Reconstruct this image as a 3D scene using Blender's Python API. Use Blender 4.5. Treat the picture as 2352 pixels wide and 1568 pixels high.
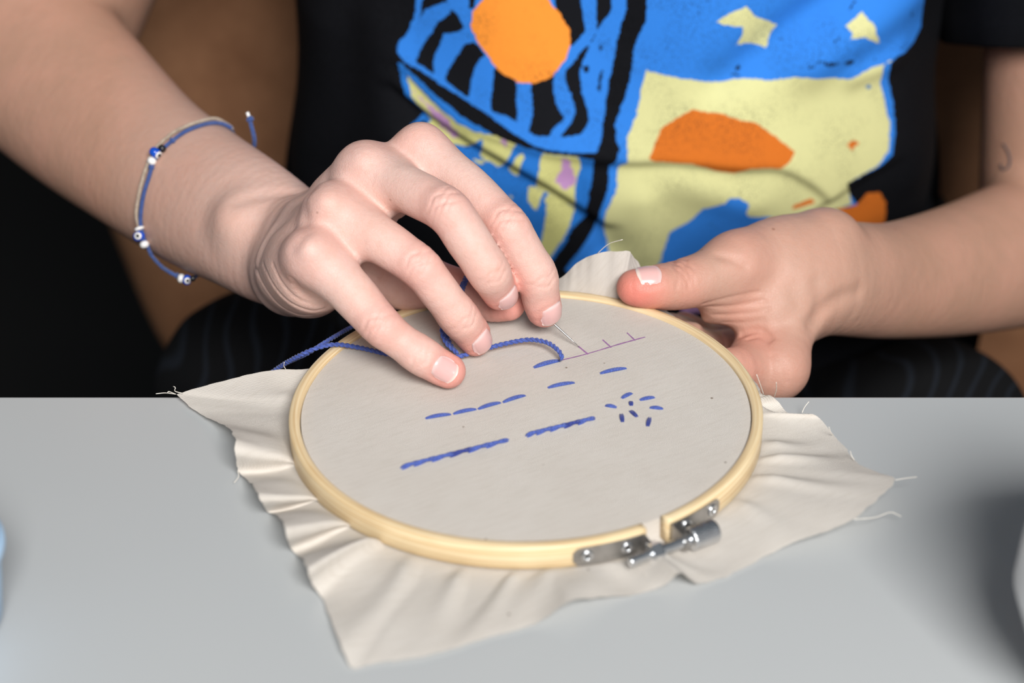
import bpy, math, random
import numpy as np
from mathutils import Vector, Matrix

random.seed(7); np.random.seed(7)
for o in list(bpy.data.objects):
    bpy.data.objects.remove(o, do_unlink=True)
scn = bpy.context.scene
COL = scn.collection

# ------------------------------------------------------------------ camera
LENS = 70.0
FPX = 2352 * LENS / 36.0
PITCH = math.radians(28.0)
DIST = FPX / 6300.0                                   # metres to the hoop centre
FW = np.array([0.0, math.cos(PITCH), -math.sin(PITCH)])
UP = np.array([0.0, math.sin(PITCH), math.cos(PITCH)])
RT = np.array([1.0, 0.0, 0.0])
HC = np.array([0.0, 0.0, 0.0145])                     # centre of the hoop, level with its top face


def ray(x, y):
    return FW + RT * ((x - 1176.0) / FPX) - UP * ((y - 784.0) / FPX)


CAM = HC - ray(1207, 930) * DIST
cd = bpy.data.cameras.new('camera')
cam = bpy.data.objects.new('camera', cd)
COL.objects.link(cam)
cam.location = CAM
cam.rotation_euler = (math.pi / 2 - PITCH, 0, 0)
cd.lens = LENS
cd.sensor_width = 36.0
cd.clip_start = 0.02
cd.dof.use_dof = True
cd.dof.focus_distance = DIST + 0.032
cd.dof.aperture_fstop = 6.3
scn.camera = cam

# ------------------------------------------------------------------ light
world = bpy.data.worlds.new('world')
scn.world = world
world.use_nodes = True
bg = world.node_tree.nodes['Background']
bg.inputs[0].default_value = (0.80, 0.90, 1.0, 1)
bg.inputs[1].default_value = 0.16


def area_light(name, loc, target, sx, sy, power, col):
    ld = bpy.data.lights.new(name, 'AREA')
    ld.shape = 'RECTANGLE'
    ld.size = sx
    ld.size_y = sy
    ld.energy = power
    ld.color = col
    o = bpy.data.objects.new(name, ld)
    COL.objects.link(o)
    o.location = loc
    d = Vector(target) - Vector(loc)
    o.rotation_euler = d.to_track_quat('-Z', 'Y').to_euler()
    return o


area_light('window_light', (0.42, -1.80, 1.40), (0.0, 0.1, 0.0), 1.0, 0.8, 80.0, (1.0, 0.98, 0.955))
scn.view_settings.view_transform = 'Standard'
scn.view_settings.look = 'None'
scn.view_settings.gamma = 1.0
scn.view_settings.use_curve_mapping = False
scn.view_settings.exposure = 0.0


# ------------------------------------------------------------------ geometry helpers
def W(x, y, d):
    """photo pixel + distance (mm) beyond the hoop centre -> world point"""
    return CAM + ray(x, y) * (DIST + d / 1000.0)


def Wz(x, y, z):
    r = ray(x, y)
    return CAM + r * ((z - CAM[2]) / r[2])


TILT = math.radians(3.0)
ROLL = math.radians(0.8)
HM = Matrix.Rotation(TILT, 3, 'X') @ Matrix.Rotation(-ROLL, 3, 'Y')
HMN = np.array(HM)
HN = HMN @ np.array([0, 0, 1.0])


def hoop_local(p):
    return HMN.T @ (np.asarray(p) - HC)


def hoop_world(p):
    return HC + HMN @ np.asarray(p, dtype=float)


def PL(x, y, h=0.0):
    """photo pixel -> point at height h above the plane of the hoop's top face"""
    r = ray(x, y)
    return CAM + r * (((HC + HN * h - CAM) @ HN) / (r @ HN))


def PLd(x, y, h=0.0):
    return ((PL(x, y, h) - CAM) @ FW - DIST) * 1000


def unit(v):
    v = np.asarray(v, dtype=float)
    return v / np.linalg.norm(v)


def camvec(r, d, f):
    """direction given as right / down / away as the photographer sees it"""
    return unit(RT * r - UP * d + FW * f)


def link(name, me, mat=None, parent=None, smooth=True):
    o = bpy.data.objects.new(name, me)
    COL.objects.link(o)
    if mat is not None:
        me.materials.append(mat)
    if parent is not None:
        o.parent = parent
        o.matrix_parent_inverse = parent.matrix_basis.inverted()
    if smooth:
        me.polygons.foreach_set('use_smooth', [True] * len(me.polygons))
    return o


def pydata(name, v, f, mat=None, parent=None, smooth=True):
    me = bpy.data.meshes.new(name)
    me.from_pydata([tuple(map(float, p)) for p in v], [], [tuple(map(int, q)) for q in f])
    me.update()
    return link(name, me, mat, parent, smooth)


def npmesh(name, V, Q):
    me = bpy.data.meshes.new(name)
    n, m = len(V), len(Q)
    me.vertices.add(n)
    me.vertices.foreach_set('co', np.ascontiguousarray(V, dtype=np.float32).ravel())
    me.loops.add(4 * m)
    me.loops.foreach_set('vertex_index', np.ascontiguousarray(Q, dtype=np.int32).ravel())
    me.polygons.add(m)
    me.polygons.foreach_set('loop_start', np.arange(0, 4 * m, 4, dtype=np.int32))
    me.polygons.foreach_set('loop_total', np.full(m, 4, dtype=np.int32))
    me.update(calc_edges=True)
    me.validate()
    return me


def tag(o, label=None, cat=None, group=None, kind=None):
    for k, v in (('label', label), ('category', cat), ('group', group), ('kind', kind)):
        if v:
            o[k] = v
    return o


def empty(name, loc=(0, 0, 0)):
    o = bpy.data.objects.new(name, None)
    COL.objects.link(o)
    o.location = [float(c) for c in loc]
    o.empty_display_size = 0.02
    return o


def fattr(me, name, arr):
    a = me.attributes.new(name, 'FLOAT', 'POINT')
    a.data.foreach_set('value', np.ascontiguousarray(arr, dtype=np.float32))


class MB:
    """collects vertices and faces of one part"""

    def __init__(self):
        self.v, self.f, self.uv = [], [], {}

    def add(self, v, f):
        b = len(self.v)
        self.v += [tuple(p) for p in v]
        self.f += [tuple(i + b for i in q) for q in f]

    def box(self, c, sx, sy, sz, M=None):
        M = np.eye(3) if M is None else M
        c = np.asarray(c)
        vs = [c + M @ np.array([x * sx / 2, y * sy / 2, z * sz / 2]) for x in (-1, 1) for y in (-1, 1) for z in (-1, 1)]
        self.add(vs, [(0, 1, 3, 2), (4, 6, 7, 5), (0, 4, 5, 1), (2, 3, 7, 6), (0, 2, 6, 4), (1, 5, 7, 3)])

    def lathe(self, prof, c, axis, seg=32, cap=True, wob=None):
        """prof: list of (radius, along)"""
        c = np.asarray(c, dtype=float)
        a = unit(axis)
        e1 = unit(np.cross(a, [0.3, 0.5, 0.81]))
        e2 = np.cross(a, e1)
        vs = []
        for (r, h) in prof:
            for k in range(seg):
                t = 2 * math.pi * k / seg
                rr = r * (wob(t, h) if wob else 1.0)
                vs.append(c + a * h + (e1 * math.cos(t) + e2 * math.sin(t)) * rr)
        fs = []
        n = len(prof)
        for i in range(n - 1):
            for k in range(seg):
                k2 = (k + 1) % seg
                fs.append((i * seg + k, i * seg + k2, (i + 1) * seg + k2, (i + 1) * seg + k))
        if cap:
            fs.append(tuple(range(seg - 1, -1, -1)))
            fs.append(tuple((n - 1) * seg + k for k in range(seg)))
        self.add(vs, fs)

    def tube(self, pts, r, seg=8, closed=False, cap=True):
        pts = np.asarray(pts, dtype=float)
        n = len(pts)
        rs = np.broadcast_to(np.asarray(r, dtype=float), (n,))
        if closed:
            T = np.roll(pts, -1, 0) - np.roll(pts, 1, 0)
        else:
            T = np.gradient(pts, axis=0)
        T /= np.linalg.norm(T, axis=1)[:, None] + 1e-12
        u = np.cross(T[0], [0.31, 0.52, 0.79])
        u /= np.linalg.norm(u)
        vs = []
        for i in range(n):
            u = u - T[i] * (u @ T[i])
            u /= np.linalg.norm(u)
            w = np.cross(T[i], u)
            for k in range(seg):
                t = 2 * math.pi * k / seg
                vs.append(pts[i] + (u * math.cos(t) + w * math.sin(t)) * rs[i])
        fs = []
        for i in range(n if closed else n - 1):
            j = (i + 1) % n
            for k in range(seg):
                k2 = (k + 1) % seg
                fs.append((i * seg + k, i * seg + k2, j * seg + k2, j * seg + k))
        if cap and not closed:
            fs.append(tuple(range(seg - 1, -1, -1)))
            fs.append(tuple((n - 1) * seg + k for k in range(seg)))
        self.add(vs, fs)

    def build(self, name, mat, parent=None, smooth=True):
        return pydata(name, self.v, self.f, mat, parent, smooth)


def spline(P, n):
    """Catmull-Rom resampled to n points, evenly by chord"""
    P = np.asarray(P, dtype=float)
    Q = np.vstack([2 * P[0] - P[1], P, 2 * P[-1] - P[-2]])
    out = []
    for i in range(len(P) - 1):
        p0, p1, p2, p3 = Q[i:i + 4]
        for t in np.linspace(0, 1, 16, endpoint=False):
            out.append(0.5 * ((2 * p1) + (-p0 + p2) * t + (2 * p0 - 5 * p1 + 4 * p2 - p3) * t * t
                              + (-p0 + 3 * p1 - 3 * p2 + p3) * t ** 3))
    out.append(P[-1])
    out = np.array(out)
    s = np.r_[0, np.cumsum(np.linalg.norm(np.diff(out, axis=0), axis=1))]
    q = np.linspace(0, s[-1], n)
    return np.stack([np.interp(q, s, out[:, k]) for k in range(out.shape[1])], 1)


def bevel(o, w, seg=2):
    m = o.modifiers.new('bevel', 'BEVEL')
    m.width = w
    m.segments = seg
    m.limit_method = 'ANGLE'
    return o


# ------------------------------------------------------------------ materials
def srgb(r, g, b):
    def f(c):
        c /= 255.0
        return c / 12.92 if c <= 0.04045 else ((c + 0.055) / 1.055) ** 2.4
    return (f(r), f(g), f(b), 1.0)


class NT:
    def __init__(self, name):
        self.m = bpy.data.materials.new(name)
        self.m.use_nodes = True
        self.t = self.m.node_tree
        self.b = self.t.nodes['Principled BSDF']

    def n(self, kind, **kw):
        nd = self.t.nodes.new(kind)
        for k, v in kw.items():
            if k.startswith('i_'):
                key = k[2:]
                key = int(key) if key.isdigit() else key.replace('_', ' ')
                self.put(nd.inputs[key], v)
            else:
                setattr(nd, k, v)
        return nd

    def put(self, sock, v):
        if hasattr(v, 'links') or isinstance(v, bpy.types.NodeSocket):
            self.t.links.new(v, sock)
        else:
            sock.default_value = v

    def coord(self, which='Object', scale=None):
        c = self.n('ShaderNodeTexCoord').outputs[which]
        if scale is not None:
            mp = self.n('ShaderNodeMapping')
            self.put(mp.inputs['Vector'], c)
            mp.inputs['Scale'].default_value = scale
            c = mp.outputs[0]
        return c

    def noise(self, vec, scale, detail=4, rough=0.55):
        nd = self.n('ShaderNodeTexNoise', i_Scale=scale, i_Detail=detail, i_Roughness=rough)
        self.put(nd.inputs['Vector'], vec)
        return nd.outputs['Fac']

    def ramp(self, fac, stops):
        r = self.n('ShaderNodeValToRGB')
        self.put(r.inputs[0], fac)
        el = r.color_ramp.elements
        while len(el) < len(stops):
            el.new(0.5)
        for e, (p, c) in zip(el, stops):
            e.position = p
            e.color = c if not isinstance(c, (int, float)) else (c, c, c, 1)
        return r.outputs[0]

    def math(self, op, a, b=None, c=None, clamp=False):
        nd = self.n('ShaderNodeMath', operation=op, use_clamp=clamp)
        self.put(nd.inputs[0], a)
        if b is not None:
            self.put(nd.inputs[1], b)
        if c is not None:
            self.put(nd.inputs[2], c)
        return nd.outputs[0]

    def mix(self, fac, a, b, blend='MIX'):
        nd = self.n('ShaderNodeMix', data_type='RGBA', blend_type=blend)
        self.put(nd.inputs[0], fac)
        self.put(nd.inputs[6], a)
        self.put(nd.inputs[7], b)
        return nd.outputs[2]

    def attr(self, name):
        return self.n('ShaderNodeAttribute', attribute_name=name).outputs['Fac']

    def bump(self, h, strength=0.3, dist=0.001, nrm=None):
        nd = self.n('ShaderNodeBump', i_Strength=strength, i_Distance=dist)
        self.put(nd.inputs['Height'], h)
        if nrm is not None:
            self.put(nd.inputs['Normal'], nrm)
        return nd.outputs[0]

    def set(self, **kw):
        for k, v in kw.items():
            self.put(self.b.inputs[k.replace('_', ' ')], v)
        return self.m


def simple(name, col, rough=0.5, metal=0.0, var=0.08, scale=60, spec=0.5, sheen=0.0):
    t = NT(name)
    f = t.noise(t.coord(), scale)
    a = tuple(c * (1 - var) for c in col[:3]) + (1,)
    b = tuple(min(1, c * (1 + var)) for c in col[:3]) + (1,)
    t.set(Base_Color=t.ramp(f, [(0.3, a), (0.7, b)]), Roughness=rough, Metallic=metal, Specular_IOR_Level=spec)
    if sheen:
        t.set(Sheen_Weight=sheen)
    return t.m


def skin_material():
    t = NT('skin')
    co = t.coord()
    big = t.noise(co, 38, 5, 0.6)
    fine = t.noise(co, 420, 3, 0.6)
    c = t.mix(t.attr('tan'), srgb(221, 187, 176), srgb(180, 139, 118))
    c = t.mix(t.math('MULTIPLY', t.ramp(big, [(0.42, 0.0), (0.68, 1.0)]), 0.28), c, srgb(214, 158, 138))
    c = t.mix(t.math('MULTIPLY', t.ramp(fine, [(0.45, 0.0), (0.75, 1.0)]), 0.16), c, srgb(190, 136, 112))
    c = t.mix(t.math('MULTIPLY', t.attr('pink'), 0.9), c, srgb(220, 122, 108))
    mole = t.n('ShaderNodeTexVoronoi', i_Scale=46.0)
    t.put(mole.inputs['Vector'], co)
    c = t.mix(t.math('MULTIPLY', t.ramp(mole.outputs['Distance'], [(0.022, 1.0), (0.04, 0.0)]), 0.5), c, srgb(120, 72, 48))
    # fine skin relief: a lattice of small creases
    vo = t.n('ShaderNodeTexVoronoi', feature='DISTANCE_TO_EDGE', i_Scale=900.0)
    t.put(vo.inputs['Vector'], co)
    h1 = t.ramp(vo.outputs['Distance'], [(0.0, 0.0), (0.12, 1.0)])
    h2 = t.noise(co, 160, 4, 0.6)
    b1 = t.bump(h1, 0.22, 0.0003)
    b2 = t.bump(h2, 0.30, 0.0012, b1)
    t.set(Base_Color=c, Roughness=0.52, Subsurface_Weight=0.18, Subsurface_Radius=(1.0, 0.36, 0.2),
          Subsurface_Scale=0.0035, Normal=b2, Specular_IOR_Level=0.42)
    return t.m


def fabric_material():
    t = NT('calico')
    co = t.coord('UV')
    n1 = t.noise(co, 26, 3)
    sl = t.noise(t.coord('UV', (90, 900, 1)), 1.0, 3)
    sl2 = t.noise(t.coord('UV', (900, 90, 1)), 1.0, 3)
    c = t.ramp(n1, [(0.3, srgb(232, 225, 216)), (0.7, srgb(239, 233, 225))])
    c = t.mix(t.math('MULTIPLY', t.ramp(sl, [(0.45, 0.0), (0.75, 1.0)]), 0.22), c, srgb(196, 184, 168))
    c = t.mix(t.math('MULTIPLY', t.ramp(sl2, [(0.45, 0.0), (0.75, 1.0)]), 0.16), c, srgb(240, 234, 224))
    vo = t.n('ShaderNodeTexVoronoi', i_Scale=70.0)
    t.put(vo.inputs['Vector'], co)
    c = t.mix(t.ramp(vo.outputs['Distance'], [(0.022, 1.0), (0.045, 0.0)]), c, srgb(120, 96, 76))
    sx = t.n('ShaderNodeSeparateXYZ')
    t.put(sx.inputs[0], co)
    wa = t.math('SINE', t.math('MULTIPLY', sx.outputs[0], 2 * math.pi / 0.00062))
    wb = t.math('SINE', t.math('MULTIPLY', sx.outputs[1], 2 * math.pi / 0.00062))
    wv = t.math('MULTIPLY', wa, wb)
    c = t.mix(t.math('MULTIPLY_ADD', wv, 0.11, 0.11), c, srgb(160, 147, 134))
    nr = t.bump(wv, 0.6, 0.00020)
    t.set(Base_Color=c, Roughness=0.9, Normal=nr, Specular_IOR_Level=0.15, Sheen_Weight=0.1)
    # thin cotton lets some light through
    tr = t.n('ShaderNodeBsdfTranslucent')
    t.put(tr.inputs[0], c)
    mx = t.n('ShaderNodeMixShader', i_0=0.16)
    t.put(mx.inputs[1], t.b.outputs[0])
    t.put(mx.inputs[2], tr.outputs[0])
    t.put(t.t.nodes['Material Output'].inputs[0], mx.outputs[0])
    return t.m


def bamboo_material():
    t = NT('bamboo')
    g = t.noise(t.coord('UV', (14, 1100, 1)), 1.0, 4, 0.6)
    g2 = t.noise(t.coord('UV', (30, 120, 1)), 1.0, 3)
    c = t.ramp(g, [(0.30, srgb(200, 166, 120)), (0.48, srgb(224, 200, 158)), (0.70, srgb(238, 222, 188))])
    c = t.mix(t.math('MULTIPLY', t.ramp(g2, [(0.5, 0.0), (0.75, 1.0)]), 0.35), c, srgb(200, 160, 106))
    t.set(Base_Color=c, Roughness=0.42, Normal=t.bump(g, 0.15, 0.0003), Specular_IOR_Level=0.4)
    return t.m


def floss_material(name, col, dark):
    t = NT(name)
    co = t.coord()
    n1 = t.noise(co, 900, 3)
    wv = t.n('ShaderNodeTexWave', i_Scale=420.0, i_Distortion=2.0, i_Detail=2.0)
    wv.bands_direction = 'DIAGONAL'
    t.put(wv.inputs['Vector'], co)
    c = t.mix(t.math('MULTIPLY', t.ramp(n1, [(0.35, 0.0), (0.7, 1.0)]), 0.55), col, dark)
    t.set(Base_Color=c, Roughness=0.62, Normal=t.bump(wv.outputs['Fac'], 0.5, 0.0003), Sheen_Weight=0.25,
          Specular_IOR_Level=0.35)
    return t.m


def leather_material():
    t = NT('brown_leather')
    co = t.coord()
    a = t.noise(co, 9, 5, 0.62)
    b = t.noise(co, 55, 5, 0.65)
    c = t.ramp(a, [(0.3, srgb(112, 74, 48)), (0.55, srgb(146, 104, 74)), (0.75, srgb(170, 126, 94))])
    c = t.mix(t.math('MULTIPLY', b, 0.35), c, srgb(104, 68, 44))
    t.set(Base_Color=c, Roughness=0.75, Normal=t.bump(b, 0.3, 0.002), Specular_IOR_Level=0.3)
    return t.m


def table_material():
    t = NT('white_laminate')
    co = t.coord()
    n1 = t.noise(co, 3.0, 3)
    c = t.ramp(n1, [(0.3, srgb(180, 184, 186)), (0.7, srgb(186, 189, 190))])
    vo = t.n('ShaderNodeTexVoronoi', i_Scale=9.0)
    t.put(vo.inputs['Vector'], co)
    c = t.mix(t.math('MULTIPLY', t.ramp(vo.outputs['Distance'], [(0.008, 1.0), (0.016, 0.0)]), 0.5), c, srgb(150, 150, 140))
    t.set(Base_Color=c, Roughness=t.ramp(t.noise(co, 20, 3), [(0.3, 0.30), (0.7, 0.38)]), Specular_IOR_Level=0.4)
    return t.m


def metal_material(name, col, rough, knurl=False):
    t = NT(name)
    co = t.coord()
    f = t.noise(co, 300, 3)
    c = t.ramp(f, [(0.3, tuple(k * 0.8 for k in col[:3]) + (1,)), (0.7, col)])
    t.set(Base_Color=c, Roughness=rough, Metallic=1.0)
    return t.m


def trouser_material():
    t = NT('striped_black_cotton')
    co = t.coord()
    sx = t.n('ShaderNodeSeparateXYZ')
    t.put(sx.inputs[0], co)
    bend = t.math('ADD', t.math('MULTIPLY', sx.outputs[2], 75.0), t.math('MULTIPLY', t.noise(co, 9, 1), 9.0))
    xx = t.math('ADD', sx.outputs[0], t.math('MULTIPLY', t.math('SINE', bend), 0.010))
    wvf = t.math('MULTIPLY_ADD', t.math('SINE', t.math('MULTIPLY', xx, 2 * math.pi / 0.013)), 0.5, 0.5)
    f = t.ramp(wvf, [(0.80, 0.0), (1.0, 1.0)])
    c = t.mix(f, (0.005, 0.0052, 0.006, 1), (0.012, 0.015, 0.021, 1))
    t.set(Base_Color=c, Roughness=0.9, Normal=t.bump(t.noise(co, 60, 3), 0.3, 0.002), Specular_IOR_Level=0.15)
    return t.m


SKIN = skin_material()
FABRIC = fabric_material()
BAMBOO = bamboo_material()
FLOSS = floss_material('blue_floss', srgb(72, 94, 172), srgb(38, 54, 126))
FLOSSD = floss_material('dark_blue_floss', srgb(44, 60, 140), srgb(26, 36, 96))
LEATHER = leather_material()
TABLE = table_material()
STEEL = metal_material('brushed_steel', (0.52, 0.51, 0.50, 1), 0.36)
CHROME = metal_material('bright_zinc', (0.78, 0.80, 0.83, 1), 0.24)
NEEDLE = metal_material('needle_steel', (0.55, 0.54, 0.53, 1), 0.38)
TROUSER = trouser_material()
DARKWALL = simple('dark_wall', (0.0025, 0.0025, 0.003, 1), 0.9, scale=5)
DARKFLOOR = simple('dark_floor', (0.004, 0.0036, 0.0032, 1), 0.8, scale=8)
LEG = simple('table_leg_metal', (0.35, 0.36, 0.37, 1), 0.4, 0.6)


def nail_material():
    t = NT('fingernail')
    c = t.mix(t.attr('tip'), srgb(226, 178, 174), srgb(234, 206, 196))
    c = t.mix(t.attr('root'), c, srgb(232, 204, 200))
    t.set(Base_Color=c, Roughness=0.22, Subsurface_Weight=0.25, Subsurface_Radius=(1, 0.4, 0.3), Subsurface_Scale=0.002,
          Specular_IOR_Level=0.55)
    return t.m


NAIL = nail_material()
PEN = simple('purple_ink', srgb(150, 108, 156), 0.9, scale=900, var=0.2)
FRAY = simple('cotton_thread', srgb(232, 226, 216), 0.9, scale=400)

# ------------------------------------------------------------------ the room
def structure(o, kind='structure'):
    o['kind'] = kind
    return o


mb = MB(); mb.box((0, 0.8, -0.735), 5.0, 6.0, 0.03); structure(mb.build('floor', DARKFLOOR, smooth=False))
mb = MB(); mb.box((0, 2.3, 0.6), 5.0, 0.06, 2.7); structure(mb.build('wall_back', DARKWALL, smooth=False))

# ------------------------------------------------------------------ table
EDGE_Y = float(Wz(1176, 910, 0.0)[1])
table = empty('table', (0, EDGE_Y - 0.45, -0.72))
tag(table, 'plain white table with a smooth top that the embroidery lies on', 'table')
mb = MB(); mb.box((0, EDGE_Y - 0.45, -0.0125), 1.5, 0.9, 0.025)
bevel(mb.build('table_top', TABLE, table, smooth=False), 0.0012, 3)
for sx in (-1, 1):
    for sy in (-1, 1):
        mb = MB()
        mb.lathe([(0.02, -0.7195), (0.02, -0.025)], (sx * 0.68, EDGE_Y - 0.45 + sy * 0.38, 0), (0, 0, 1), 20)
        mb.build('leg', LEG, table)

# ------------------------------------------------------------------ chair behind the person
def cushion(name, pts_front, thick, nrm, parent, mat, sub=3):
    """a rounded slab: outline polygon thickened along nrm and softened"""
    P = np.asarray(pts_front, dtype=float)
    nrm = unit(nrm)
    n = len(P)
    c = P.mean(0)
    inset = c + (P - c) * 0.93
    rows = [inset - nrm * 0, P + nrm * thick * 0.22, P + nrm * thick * 0.78, inset + nrm * thick]
    v = [p for r in rows for p in r]
    f = []
    for i in range(3):
        for k in range(n):
            k2 = (k + 1) % n
            f.append((i * n + k, i * n + k2, (i + 1) * n + k2, (i + 1) * n + k))
    v.append(c - nrm * thick * 0.12)
    v.append(c + nrm * thick * 1.05)
    for k in range(n):
        k2 = (k + 1) % n
        f.append((4 * n, k2, k))
        f.append((4 * n + 1, 3 * n + k, 3 * n + k2))
    o = pydata(name, v, f, mat, parent)
    m = o.modifiers.new('sub', 'SUBSURF')
    m.levels = m.render_levels = sub
    return o


chair = empty('armchair', (0.04, 0.50, -0.72))
tag(chair, 'brown suede leather armchair with a flared back behind the seated person', 'armchair')
yb = 0.50


def Wy(x, y, wy):
    r = ray(x, y)
    return CAM + r * ((wy - CAM[1]) / r[1])


bl0, bl1 = Wy(372, 905, yb), Wy(178, 470, yb)
# left edge of the back leans outwards as it rises
dz = np.linspace(0, 1, 6)
ex0, ez0 = bl0[0], bl0[2]
slope = (bl1[0] - bl0[0]) / (bl1[2] - bl0[2])
outl = []
zs = [-0.36, -0.2, -0.05, 0.12, 0.3, 0.42]
for z in zs:
    outl.append((ex0 + slope * (z - ez0) - 0.004, yb + 0.06 * (z - ez0), z))
for z in zs[::-1]:
    x = ex0 + slope * (z - ez0) - 0.004
    outl.append((0.17 - x, yb + 0.06 * (z - ez0), z))
cushion('backrest', outl, 0.11, (0, 1, 0.0), chair, LEATHER)
outl = [(-0.24, 0.14, -0.375), (-0.05, 0.12, -0.375), (0.15, 0.12, -0.375), (0.33, 0.14, -0.375), (0.34, 0.35, -0.375), (0.33, 0.60, -0.375),
        (0.04, 0.61, -0.375), (-0.23, 0.60, -0.375), (-0.25, 0.35, -0.375)]
cushion('seat', outl, 0.12, (0, 0, -1), chair, LEATHER)
for sx in (-0.19, 0.27):
    for sy in (0.18, 0.52):
        mb = MB(); mb.lathe([(0.014, -0.72), (0.02, -0.46)], (sx, sy, 0), (0, 0, 1), 16)
        mb.build('leg', LEATHER, chair)


# ------------------------------------------------------------------ signed-distance modelling for the body
class Cone:
    """round cone from a to b; n,f flatten it along n"""

    def __init__(self, a, b, r1, r2, n=None, f=1.0):
        self.a = np.asarray(a, np.float32)
        self.b = np.asarray(b, np.float32)
        self.ba = self.b - self.a
        self.l2 = float(self.ba @ self.ba) + 1e-12
        self.r1, self.dr = np.float32(r1), np.float32(r2 - r1)
        self.n = None if n is None else np.asarray(unit(n), np.float32)
        self.f2 = np.float32(f * f - 1)
        self.fi = np.float32(1.0)
        self.rm = max(r1, r2)

    def __call__(self, p):
        pa = p - self.a
        t = np.clip((pa @ self.ba) / self.l2, 0, 1)
        q = pa - t[:, None] * self.ba
        d2 = np.einsum('ij,ij->i', q, q)
        if self.n is not None:
            qn = q @ self.n
            d2 = d2 + self.f2 * qn * qn
        return np.sqrt(d2) - (self.r1 + self.dr * t)

    def lo(self, c):
        pa = c - self.a
        t = min(1, max(0, float(pa @ self.ba) / self.l2))
        return float(np.linalg.norm(pa - t * self.ba)) - self.rm


class Poly:
    """a chain of round cones sharing their end spheres (no bulge where they meet)"""

    def __init__(self, cones):
        self.c = cones
        self.rm = max(q.rm for q in cones)
        self.a = np.min([np.minimum(q.a, q.b) for q in cones], axis=0)
        self.b = np.max([np.maximum(q.a, q.b) for q in cones], axis=0)

    def __call__(self, p):
        d = self.c[0](p)
        for q in self.c[1:]:
            d = np.minimum(d, q(p))
        return d

    def lo(self, c):
        return min(q.lo(c) for q in self.c)

    def cull(self, c, rad):
        k = [q for q in self.c if q.lo(c) < rad]
        if not k:
            return None
        o = Poly(k)
        if hasattr(self, 'k'):
            o.k = self.k
        return o


def smin(a, b, k):
    h = np.maximum(k - np.abs(a - b), 0) / k
    return np.minimum(a, b) - h * h * k * 0.25


def union(prims, p, k, near=None):
    d = None
    for q in prims:
        e = q(p)
        d = e if d is None else smin(d, e, q.k if hasattr(q, 'k') else k)
    return d


class Body:
    """core + fingers; fingers blend into the core but not into each other"""

    def __init__(self, core, fingers, kc=0.010, kf=0.0025, kj=0.007, dents=()):
        self.core, self.fingers, self.kc, self.kf, self.kj = core, fingers, kc, kf, kj
        self.dents = list(dents)

    def near(self, c, rad):
        """a copy holding only what can matter within rad of c"""
        def cl(L, e):
            out = []
            for q in L:
                if isinstance(q, Poly):
                    q = q.cull(c, rad + e)
                    if q is not None:
                        out.append(q)
                elif q.lo(c) < rad + e:
                    out.append(q)
            return out
        b = Body(cl(self.core, 0.030), [cl(fg, 0.022) for fg in self.fingers],
                 self.kc, self.kf, self.kj,
                 [w for w in self.dents if np.linalg.norm(w[0] - c) < rad + w[1]])
        b.fingers = [fg for fg in b.fingers if fg]
        return b

    def __call__(self, p):
        p = np.asarray(p, np.float32)
        core = union(self.core, p, self.kc) if self.core else np.full(len(p), 0.05, np.float32)
        out = core
        if self.fingers:
            G = union(self.fingers[0], p, self.kf)
            for fg in self.fingers[1:]:
                G = smin(G, union(fg, p, self.kf), 0.0020)      # touching fingers keep a soft crease
            out = smin(core, G, self.kj)
        for w in self.dents:
            out = out + w[2](p)
        return out


def crease(P, axis, n, offs, amp=0.00032, sig=0.00055, wid=0.006, rad=0.024):
    """shallow grooves across a joint on the side n faces"""
    P = np.asarray(P, np.float32); ax = np.asarray(unit(axis), np.float32)
    nn = np.asarray(n, np.float32); nn = nn - ax * (nn @ ax); nn /= np.linalg.norm(nn)
    lat = np.cross(ax, nn)

    def f(p):
        q = p - P
        s = q @ ax; l = q @ lat; h = q @ nn
        m = np.exp(-(l / wid) ** 2) * np.clip((h + 0.001) / 0.004, 0, 1) * np.exp(-(s / 0.007) ** 4)
        d = 0
        for i, o in enumerate(offs):
            ss = s - o + 0.0006 * np.sin(l * 900 + i * 2.1) + (o * 14.0) * l * l / 0.006 * (1 if o > 0 else 1)
            d = d + amp * np.exp(-(ss / sig) ** 2) * (0.7 + 0.3 * math.sin(i * 3.7 + 1))
        return (d * m).astype(np.float32)
    return (P.astype(float), rad, f)


def line_dent(pts, amp, sig):
    """a groove along a polyline lying on the skin"""
    pts = [np.asarray(q, np.float32) for q in pts]
    c = np.mean(pts, 0)
    rad = max(np.linalg.norm(q - c) for q in pts) + 4 * sig

    def f(p):
        best = None
        for a, b in zip(pts[:-1], pts[1:]):
            pa = p - a; ba = b - a
            t = np.clip((pa @ ba) / float(ba @ ba), 0, 1)
            q = pa - t[:, None] * ba
            d = np.einsum('ij,ij->i', q, q)
            best = d if best is None else np.minimum(best, d)
        return (amp * np.exp(-best / (sig * sig))).astype(np.float32)
    return (c.astype(float), float(rad), f)


def skin_line(body, px, amp, sig):
    """a crease traced over the bare skin along these pixels"""
    px = spline(np.array(px, float), 3 * len(px))
    o = np.repeat(CAM[None], len(px), 0)
    d = np.array([unit(ray(x, y)) for x, y in px])
    t = np.full(len(px), 0.66)
    for _ in range(90):
        t += np.clip(body(o + d * t[:, None]), -0.004, 0.03) * 0.85
    return line_dent(list(o + d * t[:, None]), amp, sig)


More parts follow.
